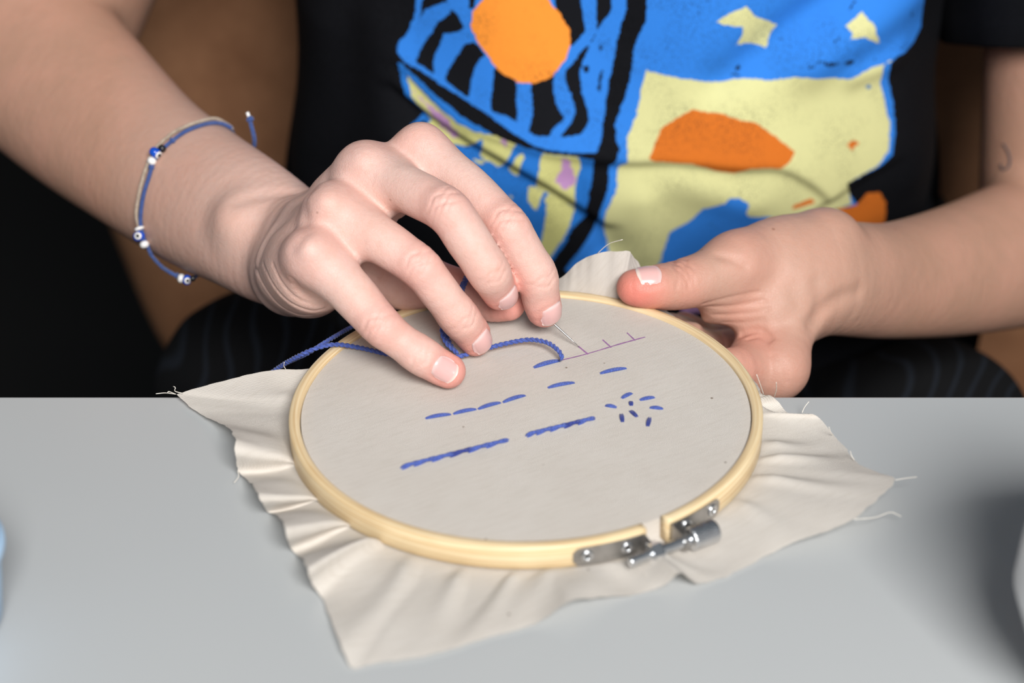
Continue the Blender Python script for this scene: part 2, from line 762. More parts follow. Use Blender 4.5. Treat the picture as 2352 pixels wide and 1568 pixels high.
def surface_nets(body, lo, hi, vox, m=8, newton=2):
    lo = np.asarray(lo, float); hi = np.asarray(hi, float)
    H = vox * m
    nb = np.ceil((hi - lo) / H).astype(int)
    q4 = np.ceil(nb / 4).astype(int)
    g = np.stack(np.meshgrid(*[np.arange(k) for k in q4], indexing='ij'), -1).reshape(-1, 3)
    d = body(lo + (g + 0.5) * H * 4)
    g = g[np.abs(d) < H * 4 * 1.2 + 0.002]
    s4 = np.stack(np.meshgrid(*[np.arange(4)] * 3, indexing='ij'), -1).reshape(-1, 3)
    g = (g[:, None] * 4 + s4[None]).reshape(-1, 3)
    d = body(lo + (g + 0.5) * H)
    act = g[np.abs(d) < H * 1.2 + 0.0015]
    nb = q4 * 4
    k = np.arange(m + 1)
    sub = np.stack(np.meshgrid(k, k, k, indexing='ij'), -1).reshape(-1, 3)
    N = (nb * m + 2).astype(np.int64)
    keys, verts = [], []
    edges = [[], [], []]
    cor = np.array([(x, y, z) for x in (0, 1) for y in (0, 1) for z in (0, 1)])
    ce = [(a, b) for a in range(8) for b in range(a + 1, 8) if np.abs(cor[a] - cor[b]).sum() == 1]
    # super-blocks: evaluate neighbouring blocks together with only the primitives that matter
    sb = act // 3
    order = np.lexsort((sb[:, 2], sb[:, 1], sb[:, 0]))
    act, sb = act[order], sb[order]
    cuts = np.r_[0, np.nonzero(np.any(np.diff(sb, axis=0) != 0, axis=1))[0] + 1, len(act)]
    vkeys, vsb = [], []
    nears = []
    for s0, s1 in zip(cuts[:-1], cuts[1:]):
        A = act[s0:s1]
        nodes = (A[:, None, :] * m + sub[None]).reshape(-1, 3)
        pts = lo + nodes * vox
        c = (pts.min(0) + pts.max(0)) / 2
        rad = np.linalg.norm(pts.max(0) - c)
        nbdy = body.near(c.astype(np.float32), rad)
        val = nbdy(pts).reshape(len(A), m + 1, m + 1, m + 1)
        cv = np.stack([val[:, x:x + m, y:y + m, z:z + m] for x, y, z in cor], -1)
        ins = cv < 0
        cnt = ins.sum(-1)
        w = np.argwhere((cnt > 0) & (cnt < 8))
        if not len(w):
            continue
        vv = cv[w[:, 0], w[:, 1], w[:, 2], w[:, 3]]
        ii = vv < 0
        acc = np.zeros((len(w), 3)); num = np.zeros(len(w))
        for a, b in ce:
            x = ii[:, a] != ii[:, b]
            t = np.where(x, vv[:, a] / np.where(x, vv[:, a] - vv[:, b], 1), 0)
            acc += np.where(x[:, None], cor[a] + t[:, None] * (cor[b] - cor[a]), 0)
            num += x
        cell = A[w[:, 0]] * m + w[:, 1:]
        P = lo + (cell + acc / num[:, None]) * vox
        P0 = P.copy()
        for _ in range(newton):
            e = vox * 0.35
            K = np.array([[1, -1, -1], [-1, -1, 1], [-1, 1, -1], [1, 1, 1]], float)
            fv = [nbdy(P + kk * e) for kk in K]
            gr = sum(kk[None] * v[:, None] for kk, v in zip(K, fv)) / (4 * e)
            dd = sum(fv) / 4
            st = dd / np.maximum(np.einsum('ij,ij->i', gr, gr), 0.05)
            P -= np.clip(st, -vox, vox)[:, None] * gr
        far = np.linalg.norm(P - P0, axis=1) > vox * 0.6
        P[far] = P0[far]
        keys.append((cell[:, 0] * N[1] + cell[:, 1]) * N[2] + cell[:, 2])
        verts.append(P)
        # sign changes along the three edges leaving the min corner (corner 0)
        for ax, cc in ((0, 4), (1, 2), (2, 1)):
            x = ii[:, 0] != ii[:, cc]
            edges[ax].append((cell[x], ii[x, 0]))
    key = np.concatenate(keys); V = np.concatenate(verts)
    o = np.argsort(key); key = key[o]; V = V[o]
    quads = []
    stp = np.array([N[1] * N[2], N[2], 1])
    for ax in range(3):
        cell = np.concatenate([c for c, _ in edges[ax]]); sg = np.concatenate([s for _, s in edges[ax]])
        kk = cell @ stp
        u, v = stp[(ax + 1) % 3], stp[(ax + 2) % 3]
        q = np.stack([kk, kk - u, kk - u - v, kk - v], 1)
        idx = np.searchsorted(key, q)
        idx = np.minimum(idx, len(key) - 1)
        ok = np.all(key[idx] == q, axis=1)
        idx, sg = idx[ok], sg[ok]
        idx = np.where(sg[:, None], idx, idx[:, ::-1])
        quads.append(idx)
    return V, np.concatenate(quads)


def newton(body, P, vox, it=2):
    """pull points onto the surface, a few centimetres at a time"""
    P = P.copy()
    cell = np.floor(P / 0.018).astype(int)
    order = np.lexsort((cell[:, 2], cell[:, 1], cell[:, 0]))
    cs = cell[order]
    cuts = np.r_[0, np.nonzero(np.any(np.diff(cs, axis=0) != 0, axis=1))[0] + 1, len(P)]
    K = np.array([[1, -1, -1], [-1, -1, 1], [-1, 1, -1], [1, 1, 1]], float)
    e = vox * 0.3
    for a, b in zip(cuts[:-1], cuts[1:]):
        ix = order[a:b]
        p = P[ix]
        c = (p.min(0) + p.max(0)) / 2
        nb = body.near(c.astype(np.float32), float(np.linalg.norm(p.max(0) - c)) + 0.002)
        for _ in range(it):
            fv = [nb(p + k * e) for k in K]
            gr = sum(k[None] * v[:, None] for k, v in zip(K, fv)) / (4 * e)
            st = (sum(fv) / 4) / np.maximum(np.einsum('ij,ij->i', gr, gr), 0.05)
            p = p - np.clip(st, -vox, vox)[:, None] * gr
        mv = np.linalg.norm(p - P[ix], axis=1)
        ok = mv < vox * 0.75
        P[ix[ok]] = p[ok]
    return P


def refine(body, V, Q, mask, vox):
    """split the quads whose corners are all in mask into four and settle the new points on the skin"""
    sel = mask[Q].all(1)
    A, B = Q[sel], Q[~sel]
    E = np.stack([A, np.roll(A, -1, 1)], -1)
    Es = np.sort(E, -1).reshape(-1, 2)
    key = Es[:, 0].astype(np.int64) * len(V) + Es[:, 1]
    uk, inv, cnt = np.unique(key, return_inverse=True, return_counts=True)
    e0, e1 = uk // len(V), uk % len(V)
    M = (V[e0] + V[e1]) / 2
    C = V[A].mean(1)
    inner = cnt == 2
    newp = newton(body, np.vstack([M[inner], C]), vox)
    M[inner] = newp[:inner.sum()]
    C = newp[inner.sum():]
    nv = len(V)
    em = (nv + inv).reshape(-1, 4)
    fc = nv + len(M) + np.arange(len(A))
    out = [np.stack([A[:, k], em[:, k], fc, em[:, k - 1]], 1) for k in range(4)]
    return np.vstack([V, M, C]), np.vstack([B] + out)


def R(px, d):
    """radius seen as px pixels at depth d (mm) -> metres"""
    return px / FPX * (DIST + d / 1000.0)


def chain(st, n=None, f=1.0, sub=5):
    P = np.array([np.r_[W(x, y, d), R(r, d)] for x, y, d, r in st])
    if len(P) > 2:
        P = spline(P, (len(P) - 1) * sub + 1)
    out = []
    for a, b in zip(P[:-1], P[1:]):
        m = n
        if n is not None:
            ax = unit(b[:3] - a[:3])
            m = unit(n - ax * (n @ ax))
        out.append(Cone(a[:3], b[:3], a[3], b[3], m, f))
    return [Poly(out)]


def blob(x, y, d, r, k=None, to=None):
    a = W(x, y, d)
    b = a if to is None else W(*to[:3])
    c = Cone(a, b + 1e-6, R(r, d), R(r if to is None else to[3], d))
    if k:
        c.k = k
    return c


VOX = 0.00125
VIEW = FW

# ---- right arm and hand (the one that holds the needle)
tp = dict(pinky=PLd(1026, 851, 0.0050), ring=PLd(1093, 780, 0.0052))
MCP = {'i': (968, 346, 40), 'm': (845, 391, 33), 'r': (766, 487, 21), 'p': (724, 588, 11)}
fing_R = {
    'pinky': [(724, 590, 11, 49), (802, 666, 8, 54), (874, 746, 7, 47), (918, 782, 8, 43), (964, 814, tp['pinky'] - 3, 42),
              (1006, 840, tp['pinky'] - 0.5, 42), (1030, 852, tp['pinky'], 40)],
    'ring': [(766, 489, 21, 51), (872, 550, 14, 54), (960, 612, 11, 48), (1007, 667, 14, 46), (1051, 726, tp['ring'] - 9, 44),
             (1082, 762, tp['ring'] - 3, 43), (1092, 779, tp['ring'], 39)],
    'middle': [(845, 393, 33, 51), (947, 440, 18, 54), (1028, 486, 8, 52), (1076, 552, 9, 52), (1119, 619, 13, 47),
               (1140, 656, 20, 44), (1149, 671, 24, 42)],
    'index': [(968, 348, 40, 49), (1070, 427, 30, 53), (1163, 522, 21, 50), (1200, 577, 23, 48), (1230, 632, 28, 46),
              (1244, 690, 34, 44), (1250, 710, 37, 42)],
    'thumb': [(930, 630, 62, 66), (1010, 655, 58, 54), (1075, 675, 54, 52), (1130, 693, 48, 46), (1168, 698, 45, 39)],
}
RS = [(195, 250, 195, 195), (332, 367, 160, 173), (455, 450, 132, 166), (555, 507, 108, 156), (655, 568, 86, 140)]
core_R = []
core_R += chain([(40, 100, 232, 215)] + RS + [(700, 575, 68, 108)], n=VIEW, f=1.3, sub=9)
# metacarpals
for (bx, by, bd, br), m, mr in (((648, 628, 66, 62), MCP['p'], 48), ((672, 590, 68, 62), MCP['r'], 50),
                                ((702, 545, 74, 62), MCP['m'], 50), ((738, 512, 82, 60), MCP['i'], 47)):
    core_R += chain([(bx, by, bd, br), m + (mr,)])
# palm flesh
core_R += [blob(676, 648, 64, 74, to=(712, 650, 34, 66)), blob(770, 560, 62, 88, to=(830, 500, 48, 70)),
           blob(800, 600, 70, 84, to=(925, 640, 64, 66)), blob(880, 440, 58, 66, to=(960, 420, 56, 50)),
           blob(730, 660, 52, 56, to=(760, 640, 36, 46)), blob(690, 606, 32, 50)]
# bony landmarks on the back of the hand and at the wrist
core_R += [blob(548, 508, 84, 46, 0.012), blob(838, 376, 30, 35, 0.008), blob(755, 471, 17, 36, 0.009), blob(714, 577, 8, 34, 0.009),
           blob(962, 330, 37, 33, 0.008)]
# flesh over the backs of the metacarpals
core_R += [blob(652, 614, 48, 52, to=(698, 594, 17, 44)), blob(680, 562, 50, 52, to=(745, 497, 24, 44)), blob(716, 504, 56, 48, to=(820, 402, 36, 44))]
for (a, b) in (((700, 520, 62, 14), (836, 372, 24, 14)), ((672, 566, 52, 14), (752, 466, 10, 14)), ((652, 610, 48, 13), (712, 572, 1, 13))):
    c = blob(a[0], a[1], a[2], a[3], 0.008, to=b); core_R.append(c)
# skin between the knuckles and the webs between the fingers
def along(st, u):
    a, b = np.array(st[0]), np.array(st[1])
    c = np.array(st[2])
    return tuple(a + (b - a) * u / 0.5) if u < 0.5 else tuple(b + (c - b) * (u - 0.5) / 0.5)


for na, nb_, u, rr, dd in (('pinky', 'ring', 0.30, 30, 6), ('ring', 'middle', 0.34, 30, 8), ('middle', 'index', 0.36, 30, 10)):
    for uu, r2, d2 in ((0.0, 38, 3), (u * 0.5, 36, 5), (u, rr, dd)):
        a, b = along(fing_R[na], uu), along(fing_R[nb_], uu)
        core_R.append(blob(a[0], a[1], a[2] + d2, r2, 0.006, to=(b[0], b[1], b[2] + d2, r2)))
# upper arm behind the forearm
SH_R = np.array([-0.125, 0.365, 0.30])
_e1, _e2 = W(60, 60, 252), W(120, 20, 262)
core_R += [Cone(_e1, _e1 + (SH_R - _e1) * 0.42, 0.047, 0.049), Cone(_e2, _e2 + (SH_R - _e2) * 0.42, 0.044, 0.0465)]


def fing_dirs(st):
    P = [W(*s[:3]) for s in st]
    return P


dents_R = []
NDIR = {'pinky': (0.05, 0.05, -1), 'ring': (0.35, -0.1, -1), 'middle': (0.30, 0.0, -1), 'index': (0.42, 0.0, -1)}
for nm in ('pinky', 'ring', 'middle', 'index'):
    P = fing_dirs(fing_R[nm]); nd = camvec(*NDIR[nm])
    dents_R.append(crease(P[2], P[3] - P[1], nd, (-0.0036, -0.0019, -0.0003, 0.0013, 0.003), amp=0.00062, sig=0.00062))
    dents_R.append(crease(P[4], P[5] - P[3], nd, (-0.0018, 0.0, 0.0016), amp=0.00042, sig=0.0006))

# ---- nails
def nail_frame(st, nd):
    a = W(*st[-2][:3]); b = W(*st[-1][:3])
    ax = unit(W(*st[-1][:3]) - W(*st[-3][:3]))
    n = camvec(*nd)
    n = unit(n - ax * (n @ ax))
    return b, ax, n, np.cross(ax, n), R(st[-1][3], st[-1][2])


def nail_dent(fr, L0, L1, half):
    P, ax, n, lat, r = [np.asarray(q, np.float32) for q in fr]

    def f(p):
        q = p - P
        s = q @ ax; l = q @ lat; h = q @ n
        c = (L0 + L1) / 2; hl = (L1 - L0) / 2
        e = np.abs(((np.abs(s - c) / hl) ** 3.2 + (np.abs(l) / half) ** 3.2) ** (1 / 3.2) - 1) * half
        m = (h > 0) * np.clip(1 - (s - L1 + 0.0015) / 0.003, 0, 1)
        return (0.00035 * np.exp(-(e / 0.0007) ** 2) * m).astype(np.float32)
    return (np.asarray(fr[0], float), 0.024, f)


NAILS = []


def add_nail(dents, fingers, st, nd, L0, L1, half):
    fr = nail_frame(st, nd)
    dents.append(nail_dent(fr, L0, L1, half))
    NAILS.append((fr, L0, L1, half))


add_nail(dents_R, None, fing_R['pinky'], NDIR['pinky'], -0.0078, 0.0022, 0.0046)
add_nail(dents_R, None, fing_R['ring'], NDIR['ring'], -0.0060, 0.0042, 0.0050)
add_nail(dents_R, None, fing_R['middle'], NDIR['middle'], -0.0052, 0.0044, 0.0053)
add_nail(dents_R, None, fing_R['index'], NDIR['index'], -0.0054, 0.0044, 0.0053)
nR = len(NAILS)
def finger_R(nm, st):
    out = chain(st)
    if nm in NDIR:
        nd = camvec(*NDIR[nm])
        for k, off, sc in ((2, 0.0030, 0.80), (4, 0.0014, 0.88)):
            p = W(*st[k][:3]); ax = unit(W(*st[k + 1][:3]) - W(*st[k - 1][:3]))
            n = unit(nd - ax * (nd @ ax)); r = R(st[k][3], st[k][2])
            c = Cone(p + n * off - ax * 0.001, p + n * off + ax * 0.001, r * sc, r * sc); c.k = 0.004
            out.append(c)
    return out


armR = Body(core_R, [finger_R(k, v) for k, v in fing_R.items()], kc=0.010, kf=0.002, kj=0.008, dents=dents_R)

# ---- left arm and hand (holds the hoop)
thumb_d = PLd(1470, 662, 0.0068)
fing_L = {
    'thumb': [(1690, 606, thumb_d + 20, 65), (1620, 638, thumb_d + 12, 62), (1552, 655, thumb_d + 6, 57), (1505, 659, thumb_d + 1, 51),
              (1468, 660, thumb_d - 1, 45), (1458, 660, thumb_d - 1, 42)],
    'index': [(1790, 842, 76, 58), (1738, 833, 84, 57), (1690, 848, PLd(1690, 848, -0.024), 52), (1610, 850, PLd(1610, 850, -0.022), 46),
              (1540, 850, PLd(1540, 850, -0.021), 42)],
    'middle': [(1768, 806, 104, 54), (1720, 800, 116, 48), (1630, 800, 118, 44), (1560, 780, PLd(1560, 780, -0.021), 44),
               (1500, 790, PLd(1500, 790, -0.020), 40)],
    'ring': [(1752, 780, 124, 52), (1690, 785, 136, 46), (1610, 785, 134, 44), (1540, 760, 100, 42), (1490, 770, 92, 38)],
    'pinky': [(1742, 750, 140, 46), (1690, 765, 150, 42), (1620, 770, 146, 38), (1570, 750, 122, 34)],
}
core_L = chain([(2440, 548, 285, 190), (2352, 578, 255, 172), (2200, 620, 205, 151), (2050, 644, 155, 134), (1950, 641, 122, 132),
                (1890, 640, 104, 126), (1840, 640, 96, 104)], n=VIEW, f=1.25, sub=9)
core_L += chain([(1858, 572, 104, 79), (1782, 572, 94, 74), (1690, 606, thumb_d + 20, 65)])     # thumb metacarpal
core_L += chain([(1830, 660, 98, 84), (1808, 760, 86, 66), (1790, 838, 78, 56)])                # index metacarpal
core_L += chain([(1840, 660, 108, 70), (1768, 806, 104, 52)])
core_L += chain([(1830, 640, 124, 70), (1752, 780, 128, 50)])
core_L += chain([(1830, 640, 136, 66), (1742, 750, 142, 44)])
core_L += [blob(1790, 650, 92, 82), blob(1744, 708, 86, 52, to=(1652, 700, 80, 44)), blob(1762, 862, 78, 52), blob(1770, 730, 86, 50)]
core_L += [blob(1908, 540, 106, 46, 0.012)]
core_L[-1].k = 0.012
SH_L = np.array([0.272, 0.385, 0.31])
_e3 = W(2440, 540, 285)
core_L += [Cone(_e3, _e3 + (SH_L - _e3) * 0.60, 0.042, 0.045)]
dents_L = []
P = fing_dirs(fing_L['thumb'])
nd = camvec(0.1, -1.0, -0.55)
dents_L.append(crease(P[2], P[3] - P[1], nd, (-0.0034, -0.0014, 0.0006, 0.0026), amp=0.0007, sig=0.0007, wid=0.008))
add_nail(dents_L, None, fing_L['thumb'], (0.10, -0.80, -0.85), -0.0092, 0.0008, 0.0059)
armL = Body(core_L, [chain(v) for v in fing_L.values()], kc=0.012, kf=0.002, kj=0.009, dents=dents_L)


q1 = lambda L: [(450 + x / 2.24, 250 + y / 2.24) for x, y in L]
q2 = lambda L: [(1250 + x / 2.134, 440 + y / 2.134) for x, y in L]
bare = Body(armR.core, armR.fingers, armR.kc, armR.kf, armR.kj)
for L, a_, s_ in (([(300, 800), (350, 910), (430, 1010), (540, 1062), (640, 1050)], 0.0007, 0.0010), ([(345, 800), (400, 910), (480, 995), (590, 1040), (670, 1028)], 0.0006, 0.0009),
                  ([(395, 800), (445, 900), (520, 975), (620, 1012)], 0.0005, 0.0009), ([(500, 880), (545, 945), (610, 985), (680, 1010)], 0.0011, 0.0014),
                  ([(200, 480), (320, 445), (470, 430), (590, 412)], 0.0012, 0.0036), ([(330, 740), (370, 650), (450, 570), (540, 500)], 0.0012, 0.0042),
                  ([(560, 540), (560, 640), (500, 720)], 0.0006, 0.0030), ([(870, 800), (880, 840), (930, 870)], 0.0006, 0.0009), ([(1030, 560), (1060, 580), (1100, 590)], 0.0005, 0.0008)):
    armR.dents.append(skin_line(bare, q1(L), a_, s_))
bare = Body(armL.core, armL.fingers, armL.kc, armL.kf, armL.kj)
for L, a_, s_ in (([(780, 550), (880, 525), (980, 503), (1050, 492)], 0.0004, 0.0009), ([(800, 565), (900, 562), (1000, 548), (1080, 532)], 0.0004, 0.0009),
                  ([(830, 605), (930, 602), (1040, 592), (1100, 575)], 0.0004, 0.0009), ([(880, 640), (980, 642), (1070, 628)], 0.00035, 0.0009),
                  ([(970, 700), (1030, 682), (1080, 690), (1112, 718)], 0.0010, 0.0013), ([(1000, 722), (1060, 708), (1100, 735)], 0.0007, 0.0010),
                  ([(1310, 650), (1370, 580), (1440, 525), (1540, 492)], 0.0016, 0.0036), ([(1335, 640), (1350, 540), (1335, 450)], 0.0008, 0.0034),
                  ([(860, 315), (920, 330), (985, 362)], 0.0008, 0.0020), ([(1180, 640), (1240, 560), (1230, 470)], 0.0006, 0.0040), ([(1120, 800), (1180, 860), (1190, 930)], 0.0004, 0.0012),
                  ([(620, 335), (660, 400), (650, 470)], 0.0004, 0.0008), ([(690, 350), (715, 410), (705, 470)], 0.0004, 0.0008)):
    armL.dents.append(skin_line(bare, q2(L), a_, s_))


def bounds(body, pad=0.006):
    lo = np.full(3, 9.0); hi = -lo
    for q in body.core + [c for fg in body.fingers for c in fg]:
        for p in (q.a, q.b):
            lo = np.minimum(lo, p - q.rm - pad); hi = np.maximum(hi, p + q.rm + pad)
    return lo, hi


def pinkness(V, fing, extra=()):
    w = np.zeros(len(V))
    for nm, st in fing.items():
        tip = W(*st[-1][:3])
        w = np.maximum(w, 0.9 * np.exp(-(np.linalg.norm(V - tip, axis=1) / 0.0105) ** 2))
        if len(st) > 4:
            for k, a in ((2, 0.62), (4, 0.30)):
                w = np.maximum(w, a * np.exp(-(np.linalg.norm(V - W(*st[k][:3]), axis=1) / 0.0095) ** 2))
        w = np.maximum(w, 0.45 * np.exp(-(np.linalg.norm(V - W(*st[0][:3]), axis=1) / 0.011) ** 2))
    for p, a, r in extra:
        w = np.maximum(w, a * np.exp(-(np.linalg.norm(V - p, axis=1) / r) ** 2))
    return w


person = empty('person', (0.05, 0.36, -0.30))
tag(person, 'seated person in black printed t-shirt embroidering with a needle over a hoop', 'person')

VR, QR = surface_nets(armR, *bounds(armR), VOX)
VR, QR = refine(armR, VR, QR, VR[:, 0] > W(600, 560, 95)[0], VOX / 2)


def calm_contacts(body, V, Q, mask):
    """relax the mesh along the line where two fingers press together"""
    ix = np.nonzero(mask)[0]
    D = np.stack([union(fg, V[ix].astype(np.float32), body.kf) for fg in body.fingers], 1)
    D.sort(axis=1)
    m = np.zeros(len(V), bool)
    m[ix] = (D[:, 1] < 0.0022) & (D[:, 1] - D[:, 0] < 0.0022)
    for _ in range(2):
        m[Q[m[Q].any(1)].ravel()] = True
    E = np.stack([Q, np.roll(Q, -1, 1)], -1).reshape(-1, 2)
    E = E[m[E].any(1)]
    deg = np.bincount(E.ravel(), minlength=len(V)).astype(float)
    V = V.copy()
    mm = m & (deg > 0)
    for _ in range(14):
        S = np.stack([np.bincount(E[:, 0], V[E[:, 1], k], len(V)) + np.bincount(E[:, 1], V[E[:, 0], k], len(V)) for k in range(3)], 1)
        V[mm] = 0.4 * V[mm] + 0.6 * S[mm] / deg[mm][:, None]
    return V


VR = calm_contacts(armR, VR, QR, VR[:, 0] > W(760, 560, 60)[0])
VL, QL = surface_nets(armL, *bounds(armL), VOX)
VL, QL = refine(armL, VL, QL, VL[:, 0] < W(1960, 640, 122)[0], VOX / 2)
# trunk inside the shirt, joining both shoulders
trunk = Body([Cone((0.06, 0.385, -0.20), (0.06, 0.36, 0.26), 0.09, 0.085, (0, 1, 0), 1.45),
              Cone((0.0, 0.385, -0.15), (-0.01, 0.37, 0.24), 0.058, 0.062), Cone((0.11, 0.385, -0.15), (0.13, 0.37, 0.24), 0.058, 0.062),
              Cone(SH_R, SH_L, 0.052, 0.048), Cone(_e1 + (SH_R - _e1) * 0.36, SH_R, 0.0485, 0.052), Cone(_e3 + (SH_L - _e3) * 0.52, SH_L, 0.0445, 0.047), Cone((0.065, 0.36, 0.3), (0.065, 0.345, 0.42), 0.055, 0.052)], [], kc=0.05)
VT, QT = surface_nets(trunk, *bounds(trunk), 0.006)
Vb = np.vstack([VR, VL, VT])
Qb = np.vstack([QR, QL + len(VR), QT + len(VR) + len(VL)])
me = npmesh('body', Vb, Qb)
pk = np.concatenate([pinkness(VR, fing_R, [(W(1050, 640, 55), 0.6, 0.02)]), pinkness(VL, fing_L, [(W(1740, 820, 76), 0.5, 0.012), (W(1700, 700, 82), 0.25, 0.012), (W(1462, 672, thumb_d - 4), 1.0, 0.012)]),
                     np.zeros(len(VT))])
wR = W(655, 568, 86); wL = W(1890, 634, 104)
tan_and_shade = np.concatenate([np.clip((wR[0] + 0.012 - VR[:, 0]) / 0.10, 0, 1), 0.78 + 0.25 * np.clip((VL[:, 0] - wL[0] + 0.02) / 0.08, 0, 1), np.ones(len(VT))])  # left hand's high value imitates shade in its skin colour; forearms are tanned
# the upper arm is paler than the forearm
tan_and_shade[:len(VR)] *= np.where((VR[:, 1] > 0.29) & (VR[:, 2] > 0.075), 0.35, 1.0)
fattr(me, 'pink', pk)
fattr(me, 'tan', tan_and_shade)
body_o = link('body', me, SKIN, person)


def march(body, o, d, t1=0.03):
    """first hits of rays o + d t with the skin"""
    o = np.asarray(o, float); d = np.asarray(d, float)
    t = np.zeros(len(o))
    for _ in range(40):
        t += np.clip(body(o + d * t[:, None]), -0.004, 0.02) * 0.9
    return o + d * t[:, None], t


def build_nail(fr, L0, L1, half, body):
    P, ax, n, lat, r = fr
    M = 15
    uu = np.linspace(-1, 1, M)
    G = np.array([(a, b) for a in uu for b in uu])
    sq = G * np.sqrt(1 - 0.36 * G[:, ::-1] ** 2)             # round the corners a little
    s = (L0 + L1) / 2 + sq[:, 0] * (L1 - L0) / 2
    l = sq[:, 1] * half
    o = P + ax * s[:, None] + lat * l[:, None] + n * 0.012
    hit, t = march(body, o, np.repeat(-n[None], len(o), 0))
    # smooth plate: fit a quadratic over the hit heights
    hgt = 0.012 - t
    A = np.stack([np.ones_like(s), s, s * s, l * l, s * l * l], 1)
    ok = t < 0.0165
    cf = np.linalg.lstsq(A[ok], hgt[ok], rcond=None)[0]
    hs = A @ cf
    edge = np.maximum(np.abs(G[:, 0]), np.abs(G[:, 1]))
    lift = 0.00042 - 0.0007 * np.clip((edge - 0.8) / 0.2, 0, 1) ** 2
    front = np.clip((G[:, 0] - 0.6) / 0.4, 0, 1)
    lift = lift + front * 0.00025
    V = P + ax * s[:, None] + lat * l[:, None] + n * (hs + lift)[:, None]
    F = [(i * M + j, i * M + j + 1, (i + 1) * M + j + 1, (i + 1) * M + j) for i in range(M - 1) for j in range(M - 1)]
    V2 = V - n * 0.0005
    k = M * M
    F2 = [tuple(q + k for q in f[::-1]) for f in F]
    rim = [(0, j) for j in range(M)] + [(i, M - 1) for i in range(1, M)] + [(M - 1, j) for j in range(M - 2, -1, -1)] + [(i, 0) for i in range(M - 2, 0, -1)]
    rid = [i * M + j for i, j in rim]
    F3 = [(rid[q], rid[(q + 1) % len(rid)], rid[(q + 1) % len(rid)] + k, rid[q] + k) for q in range(len(rid))]
    ob = pydata('fingernail', np.vstack([V, V2]), F + F2 + F3, NAIL, person)
    fattr(ob.data, 'tip', np.tile(np.clip((G[:, 0] - 0.72) / 0.12, 0, 1), 2))
    fattr(ob.data, 'root', np.tile(np.clip((-0.62 - G[:, 0]) / 0.2, 0, 1) * 0.6, 2))
    return ob


for i, (fr, L0, L1, half) in enumerate(NAILS):
    build_nail(fr, L0, L1, half, armR if i < nR else armL)

# ------------------------------------------------------------------ embroidery hoop
HR = 0.0861        # outer radius
HT = 0.0040        # thickness of the outer ring
HH = 0.0092        # height


def hoop_ang(px, py):
    q = hoop_local(PL(px, py))
    return math.atan2(q[1], q[0])


GAP = hoop_ang(1500, 1196)
GW = 0.0042 / HR    # half the opening, as an angle


def ring_mesh(r0, r1, z0, z1, a0, a1, n, closed=False, bev=0.0005):
    prof = [(r0, z0 + bev), (r0, z1 - bev), (r0 + bev, z1), (r1 - bev, z1), (r1, z1 - bev), (r1, z0 + bev), (r1 - bev, z0), (r0 + bev, z0)]
    m = len(prof)
    v, f, uv = [], [], []
    per = np.r_[0, np.cumsum([math.dist(prof[i], prof[(i + 1) % m]) for i in range(m)])]
    for i in range(n):
        a = a0 + (a1 - a0) * i / (n if closed else n - 1)
        for k, (r, z) in enumerate(prof):
            v.append(hoop_world((r * math.cos(a), r * math.sin(a), z)))
            uv.append((a * HR, per[k]))
    for i in range(n if closed else n - 1):
        j = (i + 1) % n
        for k in range(m):
            k2 = (k + 1) % m
            f.append((i * m + k, j * m + k, j * m + k2, i * m + k2))
    if not closed:
        f.append(tuple(range(m)))
        f.append(tuple((n - 1) * m + k for k in range(m - 1, -1, -1)))
    return v, f, uv


def with_uv(o, uv):
    l = o.data.uv_layers.new(name='UVMap')
    idx = np.empty(len(o.data.loops), dtype=np.int32)
    o.data.loops.foreach_get('vertex_index', idx)
    l.data.foreach_set('uv', np.asarray(uv, dtype=np.float32)[idx].ravel())
    return o


hoop = empty('embroidery_hoop', hoop_world((0, 0, -HH)))
tag(hoop, 'round bamboo embroidery hoop with a steel tightening screw, gripping the calico cloth', 'embroidery hoop')
v, f, uv = ring_mesh(HR - HT, HR, -HH, 0, GAP + GW, GAP + 2 * math.pi - GW, 240)
with_uv(pydata('outer_ring', v, f, BAMBOO, hoop), uv)
v, f, uv = ring_mesh(HR - HT - 0.0036, HR - HT - 0.0006, -HH + 0.0006, -0.0016, 0, 2 * math.pi, 200, closed=True)
with_uv(pydata('inner_ring', v, f, BAMBOO, hoop), uv)


def arc_plate(a0, a1, z0, z1, r, th, n=14, round_at=None):
    """curved strip of sheet metal lying on the outer ring, one end rounded"""
    v, f = [], []
    for i in range(n):
        t = i / (n - 1)
        a = a0 + (a1 - a0) * t
        inset = 0.0
        if round_at == 0 and i < 4:
            inset = 0.0016 * (1 - math.sqrt(1 - ((3 - i) / 3) ** 2))
        if round_at == 1 and i > n - 5:
            inset = 0.0020 * (1 - math.sqrt(max(0, 1 - ((i - n + 4) / 3) ** 2)))
        for (rr, z) in ((r, z0 + inset), (r, z1 - inset), (r + th, z1 - inset), (r + th, z0 + inset)):
            v.append(hoop_world((rr * math.cos(a), rr * math.sin(a), z)))
    for i in range(n - 1):
        for k in range(4):
            k2 = (k + 1) % 4
            f.append((i * 4 + k, (i + 1) * 4 + k, (i + 1) * 4 + k2, i * 4 + k2))
    f.append((0, 1, 2, 3)); f.append(tuple((n - 1) * 4 + k for k in (3, 2, 1, 0)))
    return v, f


def cyl(a, r=0.0, z=0.0):
    return hoop_world((r * math.cos(a), r * math.sin(a), z))


def out_dir(a):
    return HMN @ np.array([math.cos(a), math.sin(a), 0])


def tan_dir(a):
    return HMN @ np.array([-math.sin(a), math.cos(a), 0])


